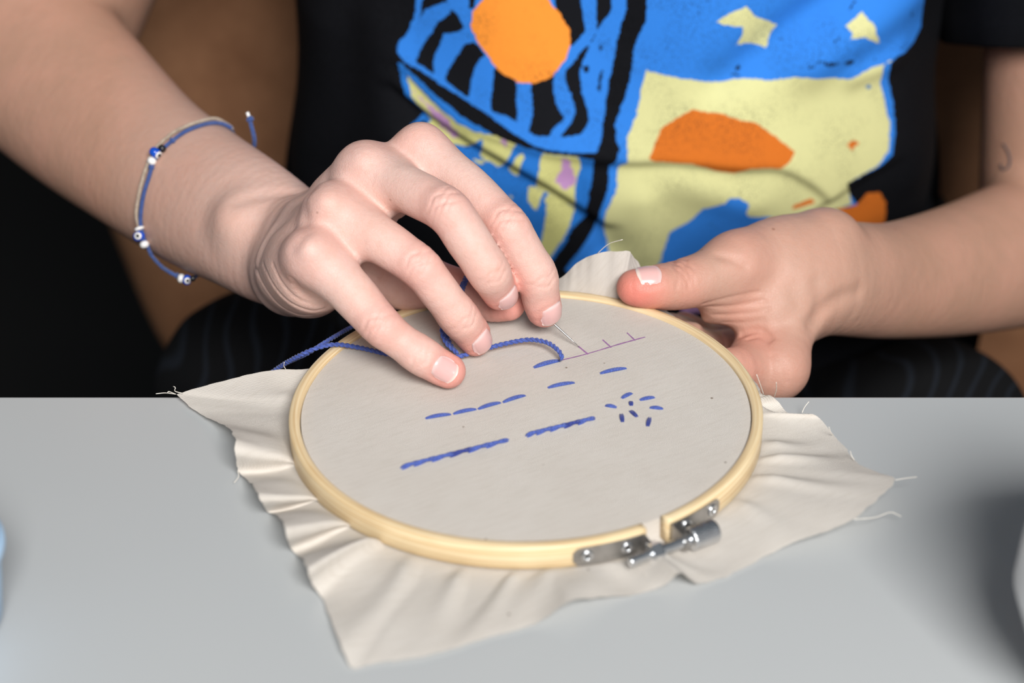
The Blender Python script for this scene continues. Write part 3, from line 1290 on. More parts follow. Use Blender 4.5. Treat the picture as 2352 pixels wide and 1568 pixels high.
for side, tl in ((-1, 0.0262), (1, 0.0245)):
    a_in, a_out = GAP + side * (GW + 0.0010 / HR), GAP + side * (GW + tl / HR)
    v, f = arc_plate(a_in, a_out, -0.0087, -0.0014, HR, 0.0006, n=20, round_at=1)
    br = pydata('bracket', v, f, STEEL, hoop, smooth=False)
    tag(br, 'small grey steel bracket riveted beside the gap')
    # the ear bent outwards, carrying the screw
    t0 = tan_dir(a_in) * side
    o0 = out_dir(a_in)
    p = cyl(a_in, HR)
    zz = HN
    ear = []
    for th in (0, 0.0007):
        for (o_, z_) in ((0.0, -0.0014), (0.0070, -0.0022), (0.0096, -0.0036), (0.0096, -0.0072), (0.0070, -0.0085), (0.0, -0.0087)):
            ear.append(p + o0 * o_ + zz * z_ + t0 * th)
    pydata('ear', ear, [(5, 4, 3, 2, 1, 0), (6, 7, 8, 9, 10, 11)] + [(k, (k + 1) % 6, 6 + (k + 1) % 6, 6 + k) for k in range(6)], STEEL, br, smooth=False)
    for q in (0.0075, 0.0215) if side < 0 else (0.0078, 0.0205):
        a = GAP + side * (GW + q / HR)
        mb = MB()
        mb.lathe([(0.0022, 0.0), (0.0022, 0.0003), (0.0020, 0.0006), (0.0011, 0.0007), (0.0009, 0.0005), (0.0008, 0.0002)], cyl(a, HR + 0.0006, -0.0050), out_dir(a), 24)
        rv = mb.build('rivet', CHROME, br)
        mb = MB()
        mb.lathe([(0.00085, 0.0002), (0.0008, 0.00032)], cyl(a, HR + 0.0006, -0.0050), out_dir(a), 16)
        mb.build('rivet_hole', DARKWALL, br)

scr_c = cyl(GAP, HR + 0.0066, -0.0052)
td = tan_dir(GAP)
# screw rod with a thread cut into it
mb = MB()
prof = []
for i in range(60):
    h = -0.0155 + 0.0255 * i / 59
    prof.append((0.00185 + (0.00014 if i % 2 else -0.00005), h))
prof[0] = (0.0014, prof[0][1])
mb.lathe(prof, scr_c, td, 24)
mb.build('screw', CHROME, hoop)
mb = MB()
mb.lathe([(0.0036, -0.0072), (0.0041, -0.0067), (0.0041, -0.0036), (0.0036, -0.0031)], scr_c, td, 6)
mb.build('nut', CHROME, hoop, smooth=False)
mb = MB()
mb.lathe([(0.0034, 0.0086), (0.0040, 0.0091)] + [(0.0040, 0.0091 + 0.0004 * k) for k in range(1, 24)] + [(0.0036, 0.0190), (0.0026, 0.0193)], scr_c, td, 96,
         wob=lambda t, h: 1.0 + 0.035 * (math.sin(t * 24 + h * 2400) + math.sin(t * 24 - h * 2400)) * 0.5)
mb.build('knob', CHROME, hoop)

# ------------------------------------------------------------------ calico cloth
RIN = HR - HT - 0.0004
cloth = empty('cotton_cloth', hoop_world((0, 0, -0.001)))
tag(cloth, 'square of undyed cotton calico stretched in the hoop, frayed edges spread on the table', 'cloth')
# square axes of the weave, seen in the cloth's straight edges
ca = math.atan2(*(Wz(2055, 1100, 0)[:2] - Wz(808, 1530, 0)[:2])[::-1])
cR = np.array([[math.cos(ca), math.sin(ca)], [-math.sin(ca), math.cos(ca)]])

TOPZ = -0.0012


def press(x, y):
    """cloth gives a little where fingertips rest"""
    d = 0.0
    for (p, a, r) in PRESS:
        d -= a * math.exp(-((x - p[0]) ** 2 + (y - p[1]) ** 2) / r ** 2)
    return d


PRESS = [(hoop_local(PL(1040, 872)), 0.0012, 0.016), (hoop_local(PL(1100, 812)), 0.0012, 0.014), (hoop_local(PL(1330, 796)), 0.0006, 0.012)]
v, f, uv = [], [], []
NR, NA = 56, 200
for i in range(NR + 1):
    r = RIN * i / NR
    for k in range(NA if i else 1):
        a = 2 * math.pi * k / NA
        x, y = r * math.cos(a), r * math.sin(a)
        z = TOPZ + press(x, y) * max(0, 1 - (r / RIN) ** 6)
        v.append(hoop_world((x, y, z)))
        uv.append(cR @ np.array([x, y]))
idx = lambda i, k: 0 if i == 0 else 1 + (i - 1) * NA + k % NA
for i in range(NR):
    for k in range(NA):
        if i == 0:
            f.append((0, idx(1, k), idx(1, k + 1)))
        else:
            f.append((idx(i, k), idx(i + 1, k), idx(i + 1, k + 1), idx(i, k + 1)))
with_uv(pydata('stretched_panel', v, f, FABRIC, cloth), uv)

# the loose border: outline points (pixel, pixel, height in mm above the table)
BORD = [(404, 905, 3.0), (430, 928, 2.2), (462, 952, 2.0), (505, 972, 3.5), (530, 988, 8), (540, 1010, 11), (541, 1040, 9), (546, 1074, 3), (556, 1090, 1.5), (572, 1106, 4), (590, 1128, 9), (600, 1150, 8),
        (612, 1172, 2), (622, 1178, 1.2), (640, 1186, 6), (654, 1208, 10.5), (660, 1236, 8), (668, 1258, 2), (682, 1274, 1.2), (696, 1284, 6), (706, 1310, 9), (716, 1340, 4), (738, 1368, 0.9),
        (760, 1420, 2.5), (782, 1478, 3.5), (808, 1532, 1.0),
        (850, 1524, 1.0), (930, 1512, 1.2), (1010, 1498, 1.2), (1090, 1472, 1.0), (1170, 1450, 1.0), (1230, 1432, 1.5), (1280, 1398, 5), (1310, 1380, 7), (1370, 1372, 4),
        (1450, 1366, 1.0), (1510, 1352, 2), (1545, 1328, 6), (1566, 1316, 8.5), (1586, 1332, 4), (1612, 1340, 1.5), (1680, 1318, 1.0), (1750, 1282, 1.5), (1830, 1242, 5), (1910, 1216, 7), (1962, 1192, 8), (2010, 1150, 9), (2056, 1102, 9),
        (2020, 1086, 7.5), (1968, 1062, 5), (1944, 1032, 2), (1912, 996, 2), (1884, 962, 4), (1866, 950, 6), (1840, 954, 5), (1812, 948, 1.2), (1790, 926, 3), (1772, 908, 7), (1752, 906, 8.5),
        (1740, 884, 8), (1715, 856, 5), (1684, 830, 4), (1635, 790, 4), (1570, 745, 5), (1512, 690, 10), (1474, 616, 27), (1456, 590, 34), (1447, 578, 38), (1442, 576, 38), (1432, 576, 38), (1372, 582, 36), (1325, 604, 30),
        (1284, 640, 21), (1200, 668, 9), (1080, 700, 6), (960, 740, 5), (860, 790, 6), (780, 825, 8), (705, 847, 10.5), (640, 848, 10), (570, 860, 8), (500, 878, 6), (440, 894, 4.5)]
PLEAT = 1.45
B3 = np.array([Wz(x, y, z * (PLEAT if x < 800 and 960 < y < 1380 else 1.0) / 1000) for x, y, z in BORD])
B3 = np.vstack([B3, B3[:1]])
BB = spline(B3, 760)[:-1]
BB[:, 2] = np.maximum(BB[:, 2], 0.0006)
NS = 30
v, f, uv = [], [], []
rng = np.random.RandomState(3)
jit = np.convolve(rng.randn(len(BB) + 8), np.ones(3) / 3, 'same')[4:-4] * 0.00035
ang = np.unwrap(np.arctan2(BB[:, 1] - HC[1], BB[:, 0] - HC[0]))
angs = np.convolve(np.r_[ang[-9:] - np.sign(ang[-1] - ang[0]) * 2 * math.pi, ang, ang[:9] + np.sign(ang[-1] - ang[0]) * 2 * math.pi], np.ones(13) / 13, 'same')[9:-9]
TUCKS = []       # small pleats running out from under the ring: angle, width, height
for px, py, w_, h_ in ((1830, 965, 0.05, 3.0), (1850, 1050, 0.045, 2.4), (1850, 1092, 0.03, 2.6), (1830, 1150, 0.035, 2.8), (1760, 1215, 0.04, 2.2), (1560, 1330, 0.03, 2.0), (1440, 1345, 0.04, 1.6),
                       (1250, 1370, 0.05, 2.0), (1160, 1372, 0.03, 2.2), (1040, 1365, 0.035, 2.4), (930, 1330, 0.05, 2.6), (830, 1290, 0.04, 2.0), (600, 930, 0.05, 2.2), (560, 880, 0.06, 2.5)):
    q = Wz(px, py, 0)
    TUCKS.append((math.atan2(q[1] - HC[1], q[0] - HC[0]), w_, h_ / 1000))
for i, b in enumerate(BB):
    a = angs[i]
    r0 = HR - HT - 0.0004
    top = hoop_world((r0 * math.cos(a), r0 * math.sin(a), TOPZ))
    bot = hoop_world(((r0 + 0.0002) * math.cos(a), (r0 + 0.0002) * math.sin(a), -HH - 0.0003))
    bot2 = hoop_world(((HR - 0.001) * math.cos(a), (HR - 0.001) * math.sin(a), -HH - 0.0006))
    rad = unit(np.array([b[0] - HC[0], b[1] - HC[1], 0]))
    end = b + rad * jit[i]
    L = np.linalg.norm((end - bot2)[:2])
    col = [top, bot, bot2]
    on_table = bot2[1] < EDGE_Y - 0.003
    for j in range(1, NS + 1):
        s = j / NS
        p = bot2 * (1 - s) + end * s
        # leaves the ring, sags to the table, pleats grow towards the hem
        zb = bot2[2] + (end[2] - bot2[2]) * s
        flat = 0.0006
        sag = (bot2[2] - flat) * (1 - s) ** 2.2 + flat
        pleat = (end[2] - flat) * (s ** 0.6)
        z = sag + pleat
        z += 0.0006 * math.sin(a * 23 + s * 2) * math.sin(s * math.pi)
        for ta, tw, thh in TUCKS:
            da = (a - ta + 0.12 * (s - 0.3) * math.sin(ta * 7) + math.pi) % (2 * math.pi) - math.pi
            if abs(da) < 4 * tw:
                z += thh * math.exp(-(da / (tw * (0.7 + 0.8 * s))) ** 2) * (1 - s) ** 0.8 * min(1, s * 5)
        if p[1] < EDGE_Y + 0.002:
            z = max(z, 0.0006)
        p[2] = z
        col.append(p)
    s_uv = 0.0
    for j, p in enumerate(col):
        v.append(p)
        if j:
            s_uv += np.linalg.norm(np.asarray(p) - np.asarray(col[j - 1]))
        rr = r0 + s_uv
        uv.append(cR @ np.array([rr * math.cos(a), rr * math.sin(a)]))
m = NS + 3
nB = len(BB)
for i in range(nB):
    j = (i + 1) % nB
    for k in range(m - 1):
        f.append((i * m + k, i * m + k + 1, j * m + k + 1, j * m + k))
with_uv(pydata('loose_border', v, f, FABRIC, cloth), uv)

# frayed threads along the hem
fray = [[(1738, 860, 22), (1746, 882, 16), (1754, 906, 9)], [(1783, 878, 24), (1783, 895, 16), (1778, 912, 8)], [(1858, 922, 6), (1848, 935, 4), (1842, 948, 2)],
        [(1904, 980, 8), (1908, 992, 5), (1912, 998, 3)], [(1953, 1036, 8), (1956, 1046, 6), (1962, 1056, 5)], [(2056, 1102, 9), (2080, 1098, 9), (2106, 1095, 9)],
        [(1962, 1192, 8), (2010, 1188, 5), (2045, 1176, 5), (2070, 1186, 4)], [(1372, 582, 36), (1398, 560, 42), (1430, 550, 46)], [(404, 905, 3), (380, 902, 4), (358, 904, 4)],
        [(420, 903, 4), (402, 898, 6), (403, 890, 8), (398, 887, 8)], [(404, 905, 4), (388, 899, 7), (384, 903, 6)], [(546, 1080, 3), (548, 1094, 2), (538, 1108, 1.5)],
        [(653, 832, 16), (652, 840, 13), (656, 847, 11)], [(1546, 1300, 3), (1500, 1322, 2), (1480, 1318, 2)]]
for q in fray:
    mb = MB()
    mb.tube(spline([Wz(x, y, z / 1000) for x, y, z in q], 14), 0.00016, 5)
    mb.build('loose_thread', FRAY, cloth)

# ------------------------------------------------------------------ stitches and pen marks on the cloth
def stitch(p0, p1, w=0.0011, mat=None, lift=1.0, twist=False):
    a = hoop_local(PL(*p0, h=TOPZ)); b = hoop_local(PL(*p1, h=TOPZ))
    n = 16
    u = np.linspace(0, 1, n)
    prof = np.sin(np.clip(u, 0.0, 1.0) * math.pi) ** 0.45
    pts = a[None] * (1 - u[:, None]) + b[None] * u[:, None]
    pts[:, 2] = TOPZ + np.array([press(p[0], p[1]) for p in pts]) + (-0.0004 + lift * 0.0009 * prof)
    mb = MB()
    T = unit(b - a); lat = np.cross([0, 0, 1.0], T)
    P3 = np.array([hoop_world(p) for p in pts])
    if twist:
        for ph in (0, math.pi):
            off = np.array([hoop_world(p + lat * w * 0.42 * math.cos(4.2 * uu + ph) + np.array([0, 0, w * 0.3 * math.sin(4.2 * uu + ph)])) for p, uu in zip(pts, u)])
            mb.tube(off, w * 0.52 * np.maximum(prof, 0.35), 8)
    else:
        for k in (-1, 1):       # two plies side by side
            off = np.array([hoop_world(p + lat * k * w * 0.30) for p in pts])
            mb.tube(off, w * 0.52 * np.maximum(prof, 0.35), 8)
    return mb.build('stitch', mat or FLOSS, cloth)


for p0, p1 in (((975, 961), (1038, 950)), ((1039, 950), (1096, 938)), ((1096, 939), (1152, 923)), ((1153, 924), (1209, 907)),
               ((1256, 891), (1322, 878)), ((1376, 858), (1441, 845))):
    stitch(p0, p1)
stitch((1224, 844), (1288, 826), 0.0013)
for p0, p1 in (((1427, 915), (1453, 902)), ((1468, 919), (1505, 912)), ((1389, 931), (1417, 936)), ((1491, 936), (1524, 939))):
    stitch(p0, p1, 0.0011, FLOSS, 0.8)
for p0, p1 in (((1449, 921), (1450, 932)), ((1446, 942), (1464, 958)), ((1427, 949), (1430, 970)), ((1493, 957), (1487, 980))):
    stitch(p0, p1, 0.0011, FLOSSD, 0.7)
# two lines of overlapping stem stitch
for (x0, y0), (x1, y1), n in (((920, 1075), (1170, 1012), 6), ((1208, 1001), (1368, 962), 5)):
    for k in range(n):
        q0, q1 = max(0, (k - 0.35) / n), min(1, (k + 1.15) / n)
        dy = 2.0
        stitch((x0 + (x1 - x0) * q0, y0 + (y1 - y0) * q0 + dy), (x0 + (x1 - x0) * q1, y0 + (y1 - y0) * q1 - dy), 0.00125, FLOSS if k % 2 == 0 else FLOSSD if k == 3 else FLOSS, 1.1, True)


def pen(p0, p1, w=0.00036):
    a = hoop_local(PL(*p0, h=TOPZ)); b = hoop_local(PL(*p1, h=TOPZ))
    T = unit(b - a); lat = np.cross([0, 0, 1.0], T)
    v = []
    n = 24
    for i in range(n + 1):
        p = a + (b - a) * i / n
        ww = w * (0.75 + 0.5 * random.random())
        for s in (-1, 1):
            q = p + lat * s * ww
            q[2] = TOPZ + press(q[0], q[1]) + 0.00008
            v.append(hoop_world(q))
    return pydata('pen_mark', v, [(2 * i, 2 * i + 1, 2 * i + 3, 2 * i + 2) for i in range(n)], PEN, cloth)


pen((1288, 826), (1482, 774))
pen((1328, 792), (1351, 811)); pen((1384, 779), (1404, 797), 0.00030); pen((1440, 764), (1459, 782), 0.00030)

# ------------------------------------------------------------------ needle and working thread
nt = PL(1331, 797, TOPZ)
nb = W(1287, 757, 37.5)
nd_ = unit(nb - nt)
mb = MB()
mb.lathe([(0.00006, 0.0), (0.00030, 0.004), (0.00042, 0.009), (0.00045, 0.030), (0.00040, 0.034), (0.0002, 0.0355)], nt, nd_, 12)
o = mb.build('sewing_needle', NEEDLE)
tag(o, 'thin steel sewing needle pinched in the fingertips, its point touching the cloth', 'needle')

thread = empty('embroidery_thread', PL(1288, 826))
tag(thread, 'loose blue embroidery floss running from the last stitch under the little finger', 'thread')


def strand(pts, r=0.00080, n=90, plies=2, pitch=0.0040, name='strand'):
    """two plies twisted round each other"""
    P = spline(pts, n * 2)
    T = np.gradient(P, axis=0); T /= np.linalg.norm(T, axis=1)[:, None]
    s = np.r_[0, np.cumsum(np.linalg.norm(np.diff(P, axis=0), axis=1))]
    u = unit(np.cross(T[0], [0.1, 0.2, 1.0]))
    U = []
    for t in T:
        u = unit(u - t * (u @ t)); U.append(u.copy())
    U = np.array(U); Wv = np.cross(T, U)
    mb = MB()
    for k in range(plies):
        ph = 2 * math.pi * (s / pitch + k / plies)
        mb.tube(P + (U * np.cos(ph)[:, None] + Wv * np.sin(ph)[:, None]) * r * 0.55, r * 0.72, 7)
    return mb.build(name, FLOSS, thread)


HT_ = 0.0009
strand([PL(1289, 826, 0.0002), PL(1290, 818, 0.0016), PL(1280, 802, 0.003), PL(1255, 786, 0.0035), PL(1215, 780, 0.003), PL(1165, 788, 0.002), PL(1110, 802, 0.0012), PL(1050, 819, 0.0006), PL(980, 826, 0.0005), PL(900, 815, 0.0006),
        PL(830, 799, 0.0008), PL(775, 791, 0.0016), W(735, 797, PLd(735, 797) - 2), W(690, 815, PLd(690, 815) + 4), Wz(643, 842, 0.003), Wz(612, 868, -0.008), Wz(600, 905, -0.04), Wz(610, 940, -0.08)], n=220)
strand([Wz(600, 945, -0.08), Wz(592, 910, -0.04), Wz(606, 872, -0.008), Wz(654, 836, 0.003), W(704, 812, PLd(704, 812) + 4), W(755, 781, PLd(755, 781) - 1), W(800, 755, PLd(800, 755) + 6), W(850, 730, PLd(850, 730) + 12)], n=110)
strand([PL(1052, 812, 0.0006), PL(1028, 790, 0.003), PL(1016, 765, 0.006), PL(1018, 735, 0.011), PL(1040, 700, 0.017), W(1062, 655, 46), W(1072, 632, 43)], n=100)
strand([PL(1046, 808, 0.0008), PL(1034, 790, 0.002), PL(1024, 762, 0.005), PL(1030, 730, 0.010), PL(1048, 700, 0.016), W(1066, 655, 45), W(1074, 632, 42)], n=100)

# ------------------------------------------------------------------ t-shirt
def polyd(P, px, pz):
    """signed distance (positive inside) to polygon P in the shirt's front coordinates"""
    P = np.asarray(P)
    n = len(P)
    d2 = np.full(px.shape, 1e9)
    inside = np.zeros(px.shape, bool)
    for i in range(n):
        ax_, ay_ = P[i]; bx_, by_ = P[(i + 1) % n]
        ex, ey = bx_ - ax_, by_ - ay_
        wx, wy = px - ax_, pz - ay_
        t = np.clip((wx * ex + wy * ey) / (ex * ex + ey * ey + 1e-18), 0, 1)
        qx, qy = wx - ex * t, wy - ey * t
        d2 = np.minimum(d2, qx * qx + qy * qy)
        c = ((ay_ <= pz) & (by_ > pz)) | ((by_ <= pz) & (ay_ > pz))
        with np.errstate(divide='ignore', invalid='ignore'):
            xi = ax_ + (pz - ay_) / (by_ - ay_) * ex
        inside ^= c & (px < xi)
    d = np.sqrt(d2)
    return np.where(inside, d, -d)


TCX = 0.050


def torso_a(z):
    return 0.166 + 0.010 * np.exp(-((z + 0.06) / 0.08) ** 2) - 0.006 * np.exp(-((z - 0.02) / 0.05) ** 2)


def torso_front(x, z):
    """y of the undisturbed front of the shirt"""
    a = torso_a(z)
    u = np.clip((x - TCX) / a, -1, 1)
    b = 0.108 + 0.012 * np.exp(-((z + 0.03) / 0.06) ** 2)
    sag = 0.75 * 0.012 * np.log1p(np.exp((-0.004 - z) / 0.012))        # falls away below the belly
    return 0.345 - b * np.sqrt(np.clip(1 - np.abs(u) ** 2.4, 0, 1)) + 0.055 * np.tanh(sag / 0.055)


def pix_front(x, y, it=8):
    """photo pixel -> (x, z) where that line of sight meets the front of the shirt"""
    r = ray(x, y)
    t = (0.235 - CAM[1]) / r[1]
    for _ in range(it):
        p = CAM + r * t
        t = t + 0.7 * (torso_front(p[0], p[2]) + fold(np.array([p[0]]), np.array([p[2]]))[0] * -1 - p[1]) / r[1]
    p = CAM + r * t
    return p[0], p[2]


def base_xz(x, y):
    r = ray(x, y)
    t = (0.235 - CAM[1]) / r[1]
    for _ in range(8):
        p = CAM + r * t
        t = t + 0.7 * (torso_front(p[0], p[2]) - p[1]) / r[1]
    p = CAM + r * t
    return p[0], p[2]


# creases: (pixel polyline, bulge above, hollow below, reach above, reach below) in metres
CREASES = [
    ([(905, 190), (985, 262), (1075, 325), (1160, 372), (1250, 424), (1335, 482), (1390, 520)], 0.0050, 0.0032, 0.016, 0.012),
    ([(1370, 374), (1460, 379), (1560, 377), (1690, 388), (1790, 390), (1860, 425), (1905, 462)], 0.0035, 0.0022, 0.014, 0.014),
    ([(915, 140), (985, 215), (1060, 285), (1150, 320), (1260, 352), (1370, 366)], 0.0030, 0.0010, 0.010, 0.006),
    ([(1860, 490), (1960, 430), (2060, 365)], 0.0026, 0.0018, 0.012, 0.012),
]
# long soft folds: (pixel a, pixel b, height, half width)
FOLDS = [((1660, 190), (1960, -40), -0.0065, 0.011), ((1860, 150), (2080, -10), 0.0070, 0.012), ((1960, 175), (2060, 120), 0.0035, 0.006), ((2050, 150), (2100, 400), 0.003, 0.012),
         ((740, 60), (700, 420), 0.006, 0.014), ((800, -20), (770, 400), -0.004, 0.012), ((860, 60), (900, 300), 0.004, 0.012), ((1390, 560), (1300, 420), -0.004, 0.010),
         ((1480, 470), (1500, 620), 0.003, 0.010), ((1560, 420), (1720, 470), 0.003, 0.010), ((2140, 60), (2160, 420), -0.005, 0.015), ((2200, 40), (2220, 500), 0.005, 0.014)]
_cr = []
for pl, up_, dn, lu, ld_ in CREASES:
    q = spline(np.array([base_xz(*p) for p in pl]), 60)
    _cr.append((q, up_, dn, lu, ld_))
_fd = [(np.array(base_xz(*a)), np.array(base_xz(*b)), h, w) for a, b, h, w in FOLDS]


def fold(x, z):
    """outward displacement of the shirt front"""
    d = np.zeros_like(x)
    for q, up_, dn, lu, ld_ in _cr:
        if q[0, 0] > q[-1, 0]:
            q = q[::-1]
        zc = np.interp(x, q[:, 0], q[:, 1])
        e = np.clip((x - q[0, 0] + 0.012) / 0.022, 0, 1) * np.clip((q[-1, 0] + 0.012 - x) / 0.022, 0, 1)
        e = e * e * (3 - 2 * e)
        h = z - zc
        st = 1 / (1 + np.exp(-np.clip(h / 0.0013, -30, 30)))
        prof = st * up_ * np.exp(-np.clip(h, 0, 1) / lu) - (1 - st) * dn * np.exp(np.clip(h, -1, 0) / ld_)
        d += prof * e
    for a, b, hh, w in _fd:
        ex = b - a
        wx, wz = x - a[0], z - a[1]
        t = np.clip((wx * ex[0] + wz * ex[1]) / (ex @ ex), 0, 1)
        q2 = (wx - ex[0] * t) ** 2 + (wz - ex[1] * t) ** 2
        d += hh * np.exp(-q2 / w ** 2)
    return d


c4 = lambda L: [pix_front(880 + x / 2.529, y / 2.529) for x, y in L]
c5 = lambda L: [pix_front(1380 + x / 2.42, y / 2.42) for x, y in L]
cp = lambda L: [pix_front(x, y) for x, y in L]
PRINT = []   # (colour, polygon) in the order they were printed


def pr(col, poly):
    PRINT.append((col, poly))


pr('blue', c4([(230, -300), (180, 100), (140, 200), (90, 250), (80, 310), (130, 370), (250, 440), (330, 500), (470, 580), (610, 670), (760, 770), (850, 830), (960, 868), (1150, 884), (1240, 890), (1270, 800), (1280, 700), (1300, 560), (1330, 400), (1370, 200), (1410, 60), (1440, -300)]))
for L in ([(215, 110), (240, 60), (330, 25), (380, 5), (400, -300), (260, -300)],
          [(390, 60), (440, 90), (470, 160), (440, 185), (350, 200), (330, 260), (295, 330), (290, 380), (300, 440), (250, 410), (195, 370), (195, 350), (230, 270), (270, 210), (320, 130), (390, 80)],
          [(530, 235), (600, 320), (560, 345), (530, 400), (515, 460), (495, 575), (420, 520), (360, 470), (370, 420), (400, 370), (440, 310), (460, 260)],
          [(650, 380), (690, 410), (770, 445), (778, 560), (780, 705), (720, 670), (620, 645), (630, 560), (640, 470)],
          [(865, 460), (985, 410), (990, 520), (1005, 600), (1050, 680), (985, 745), (965, 785), (880, 780), (840, 760), (860, 700), (870, 620), (860, 560)],
          [(980, -300), (1110, -300), (1160, 100), (1180, 190), (1090, 280), (1070, 200), (1040, 150), (1000, 60)],
          [(1230, -300), (1350, -300), (1320, 80), (1250, 180), (1180, 310), (1140, 420), (1150, 520), (1190, 640), (1195, 720), (1150, 775), (1060, 790), (1030, 785), (1100, 700), (1120, 640), (1090, 560), (1060, 470), (1060, 410), (1130, 330), (1200, 250), (1245, 190), (1240, 60)],
          [(480, -300), (580, -300), (530, 60), (500, 40)], [(1280, 400), (1270, 480), (1255, 550), (1240, 530), (1260, 430)],
          [(1255, 270), (1275, 255), (1280, 285), (1262, 300)], [(1165, 395), (1190, 385), (1195, 420), (1170, 430)]):
    pr('black', c4(L))
pr('blue2', c4([(85, 360), (150, 420), (300, 560), (450, 680), (560, 745), (660, 792), (560, 790), (430, 790), (400, 840), (290, 760), (240, 700), (140, 755), (130, 770), (150, 740), (240, 660), (170, 590), (130, 560), (105, 470)]))
pr('blue2', c4([(400, 840), (500, 860), (560, 800), (770, 838), (920, 876), (1140, 908), (1225, 922), (1210, 1050), (1195, 1150), (1170, 1215), (1185, 1240), (1100, 1320), (1040, 1440), (980, 1520), (850, 1640), (600, 1640), (600, 1200)]))
for L in ([(130, 430), (200, 510), (330, 640), (430, 720), (520, 770), (650, 790), (770, 838), (735, 900), (700, 960), (670, 970), (560, 910), (580, 870), (575, 810), (490, 862), (430, 845), (400, 842), (320, 800), (250, 740), (280, 700), (230, 640), (160, 560), (155, 520)],
          [(920, 878), (1140, 910), (1145, 960), (1120, 1060), (1110, 1190), (1050, 1170), (950, 1110), (890, 1080), (905, 980)],
          [(825, 880), (800, 960), (780, 1025), (725, 985), (770, 920)], [(850, 1075), (930, 1110), (910, 1170), (890, 1225), (870, 1215), (835, 1150)],
          [(950, 1120), (1110, 1195), (1100, 1260), (1060, 1360), (990, 1470), (930, 1560), (880, 1500), (915, 1410), (935, 1330), (945, 1230)], [(510, 925), (600, 945), (570, 960), (520, 945)],
          [(720, 1140), (750, 1140), (750, 1175)]):
    pr('yellow', c4(L))
for L in ([(170, 530), (260, 600), (330, 665), (400, 735), (450, 805), (400, 805), (330, 735), (270, 650)], [(1035, 915), (1080, 925), (1100, 1000), (1125, 1045), (1080, 1095), (1030, 1085), (1005, 1030), (1040, 980)], [(675, 805), (720, 815), (710, 855)]):
    pr('purple', c4(L))
pr('orange', c4([(520, 60), (560, 5), (610, -50), (700, -85), (800, -88), (900, -50), (980, 20), (1030, 90), (1080, 170), (1088, 260), (1060, 350), (1000, 420), (940, 460), (880, 476), (780, 468), (690, 420), (640, 370), (590, 300), (540, 230), (508, 140)]))
pr('blue', c5([(280, -300), (250, 110), (190, 260), (180, 330), (165, 440), (130, 560), (80, 700), (85, 780), (110, 830), (80, 905), (45, 925), (40, 1040), (0, 1160), (-40, 1260), (-140, 1420), (-200, 1500), (-100, 1600), (700, 1600), (960, 1200), (1430, 1145), (1350, 1040), (1570, 915), (1620, 860), (1635, 750), (1625, 560), (1595, 450), (1605, 350), (1650, 305), (1740, 230), (1780, 150), (1800, -300)]))
pr('yellow2', c5([(250, 395), (430, 430), (620, 450), (820, 430), (960, 450), (1100, 437), (1380, 445), (1500, 380), (1640, 312), (1570, 360), (1555, 460), (1580, 570), (1605, 680), (1600, 840), (1550, 920), (1370, 1030), (1400, 1140), (1200, 1190), (1000, 1200), (820, 1200), (810, 1180), (825, 1130), (770, 1095), (720, 1100), (690, 1130), (570, 1165), (490, 1240), (380, 1300), (320, 1480), (250, 1560), (60, 1600), (40, 1350), (15, 1260), (25, 1180), (80, 1080), (100, 925), (150, 910), (150, 770), (200, 650), (225, 500)]))
for L in ([(810, 38), (860, 95), (980, 140), (940, 190), (920, 265), (830, 235), (750, 250), (795, 180), (790, 150), (720, 140), (635, 120), (720, 70)], [(1450, 62), (1485, 110), (1530, 145), (1530, 190), (1548, 235), (1470, 205), (1420, 215), (1382, 228), (1400, 195), (1365, 145), (1400, 110)],
          [(1587, 170), (1602, 180), (1595, 197)]):
    pr('yellow2', c5(L))
for L in ([(270, 880), (340, 720), (430, 650), (510, 605), (660, 625), (860, 680), (980, 760), (1075, 850), (1060, 890), (1000, 935), (850, 930), (740, 955), (640, 945), (520, 915), (290, 905)],
          [(1405, 780), (1440, 795), (1400, 840), (1370, 815)], [(1065, 1135), (1170, 1100), (1200, 1125), (1060, 1160)], [(1000, 1215), (1200, 1185), (1430, 1145), (1480, 1080), (1550, 1075), (1590, 1130), (1580, 1260), (1100, 1260)]):
    pr('orange2', c5(L))
for L in ([(1140, 382), (1175, 372), (1190, 384), (1160, 390)], [(1205, 362), (1240, 343), (1265, 356), (1310, 358), (1316, 366), (1240, 374)], [(1360, 352), (1385, 340), (1400, 352), (1380, 362)], [(1480, 335), (1530, 322), (1520, 334)],
          [(1283, 262), (1300, 235), (1330, 213), (1325, 238)], [(750, 372), (768, 362), (776, 380), (760, 386)], [(722, 404), (770, 404), (770, 409), (722, 408)], [(1375, 45), (1415, 0), (1410, 20)], [(1665, 265), (1690, 232), (1692, 240)],
          [(1228, 140), (1240, 128), (1236, 146)], [(1720, 80), (1730, 40), (1728, 90)]):
    pr('black2', c5(L))
pr('blue3', c5([(1470, 480), (1490, 470), (1510, 480), (1490, 498)]))
pr('blue3', c5([(1030, 580), (1055, 590), (1040, 598)]))
pr('purple', cp([(1560, 706), (1612, 700), (1614, 718), (1568, 722)]))

LAYERS = ['blue', 'black', 'blue2', 'yellow', 'purple', 'orange', 'yellow2', 'orange2', 'black2', 'blue3']
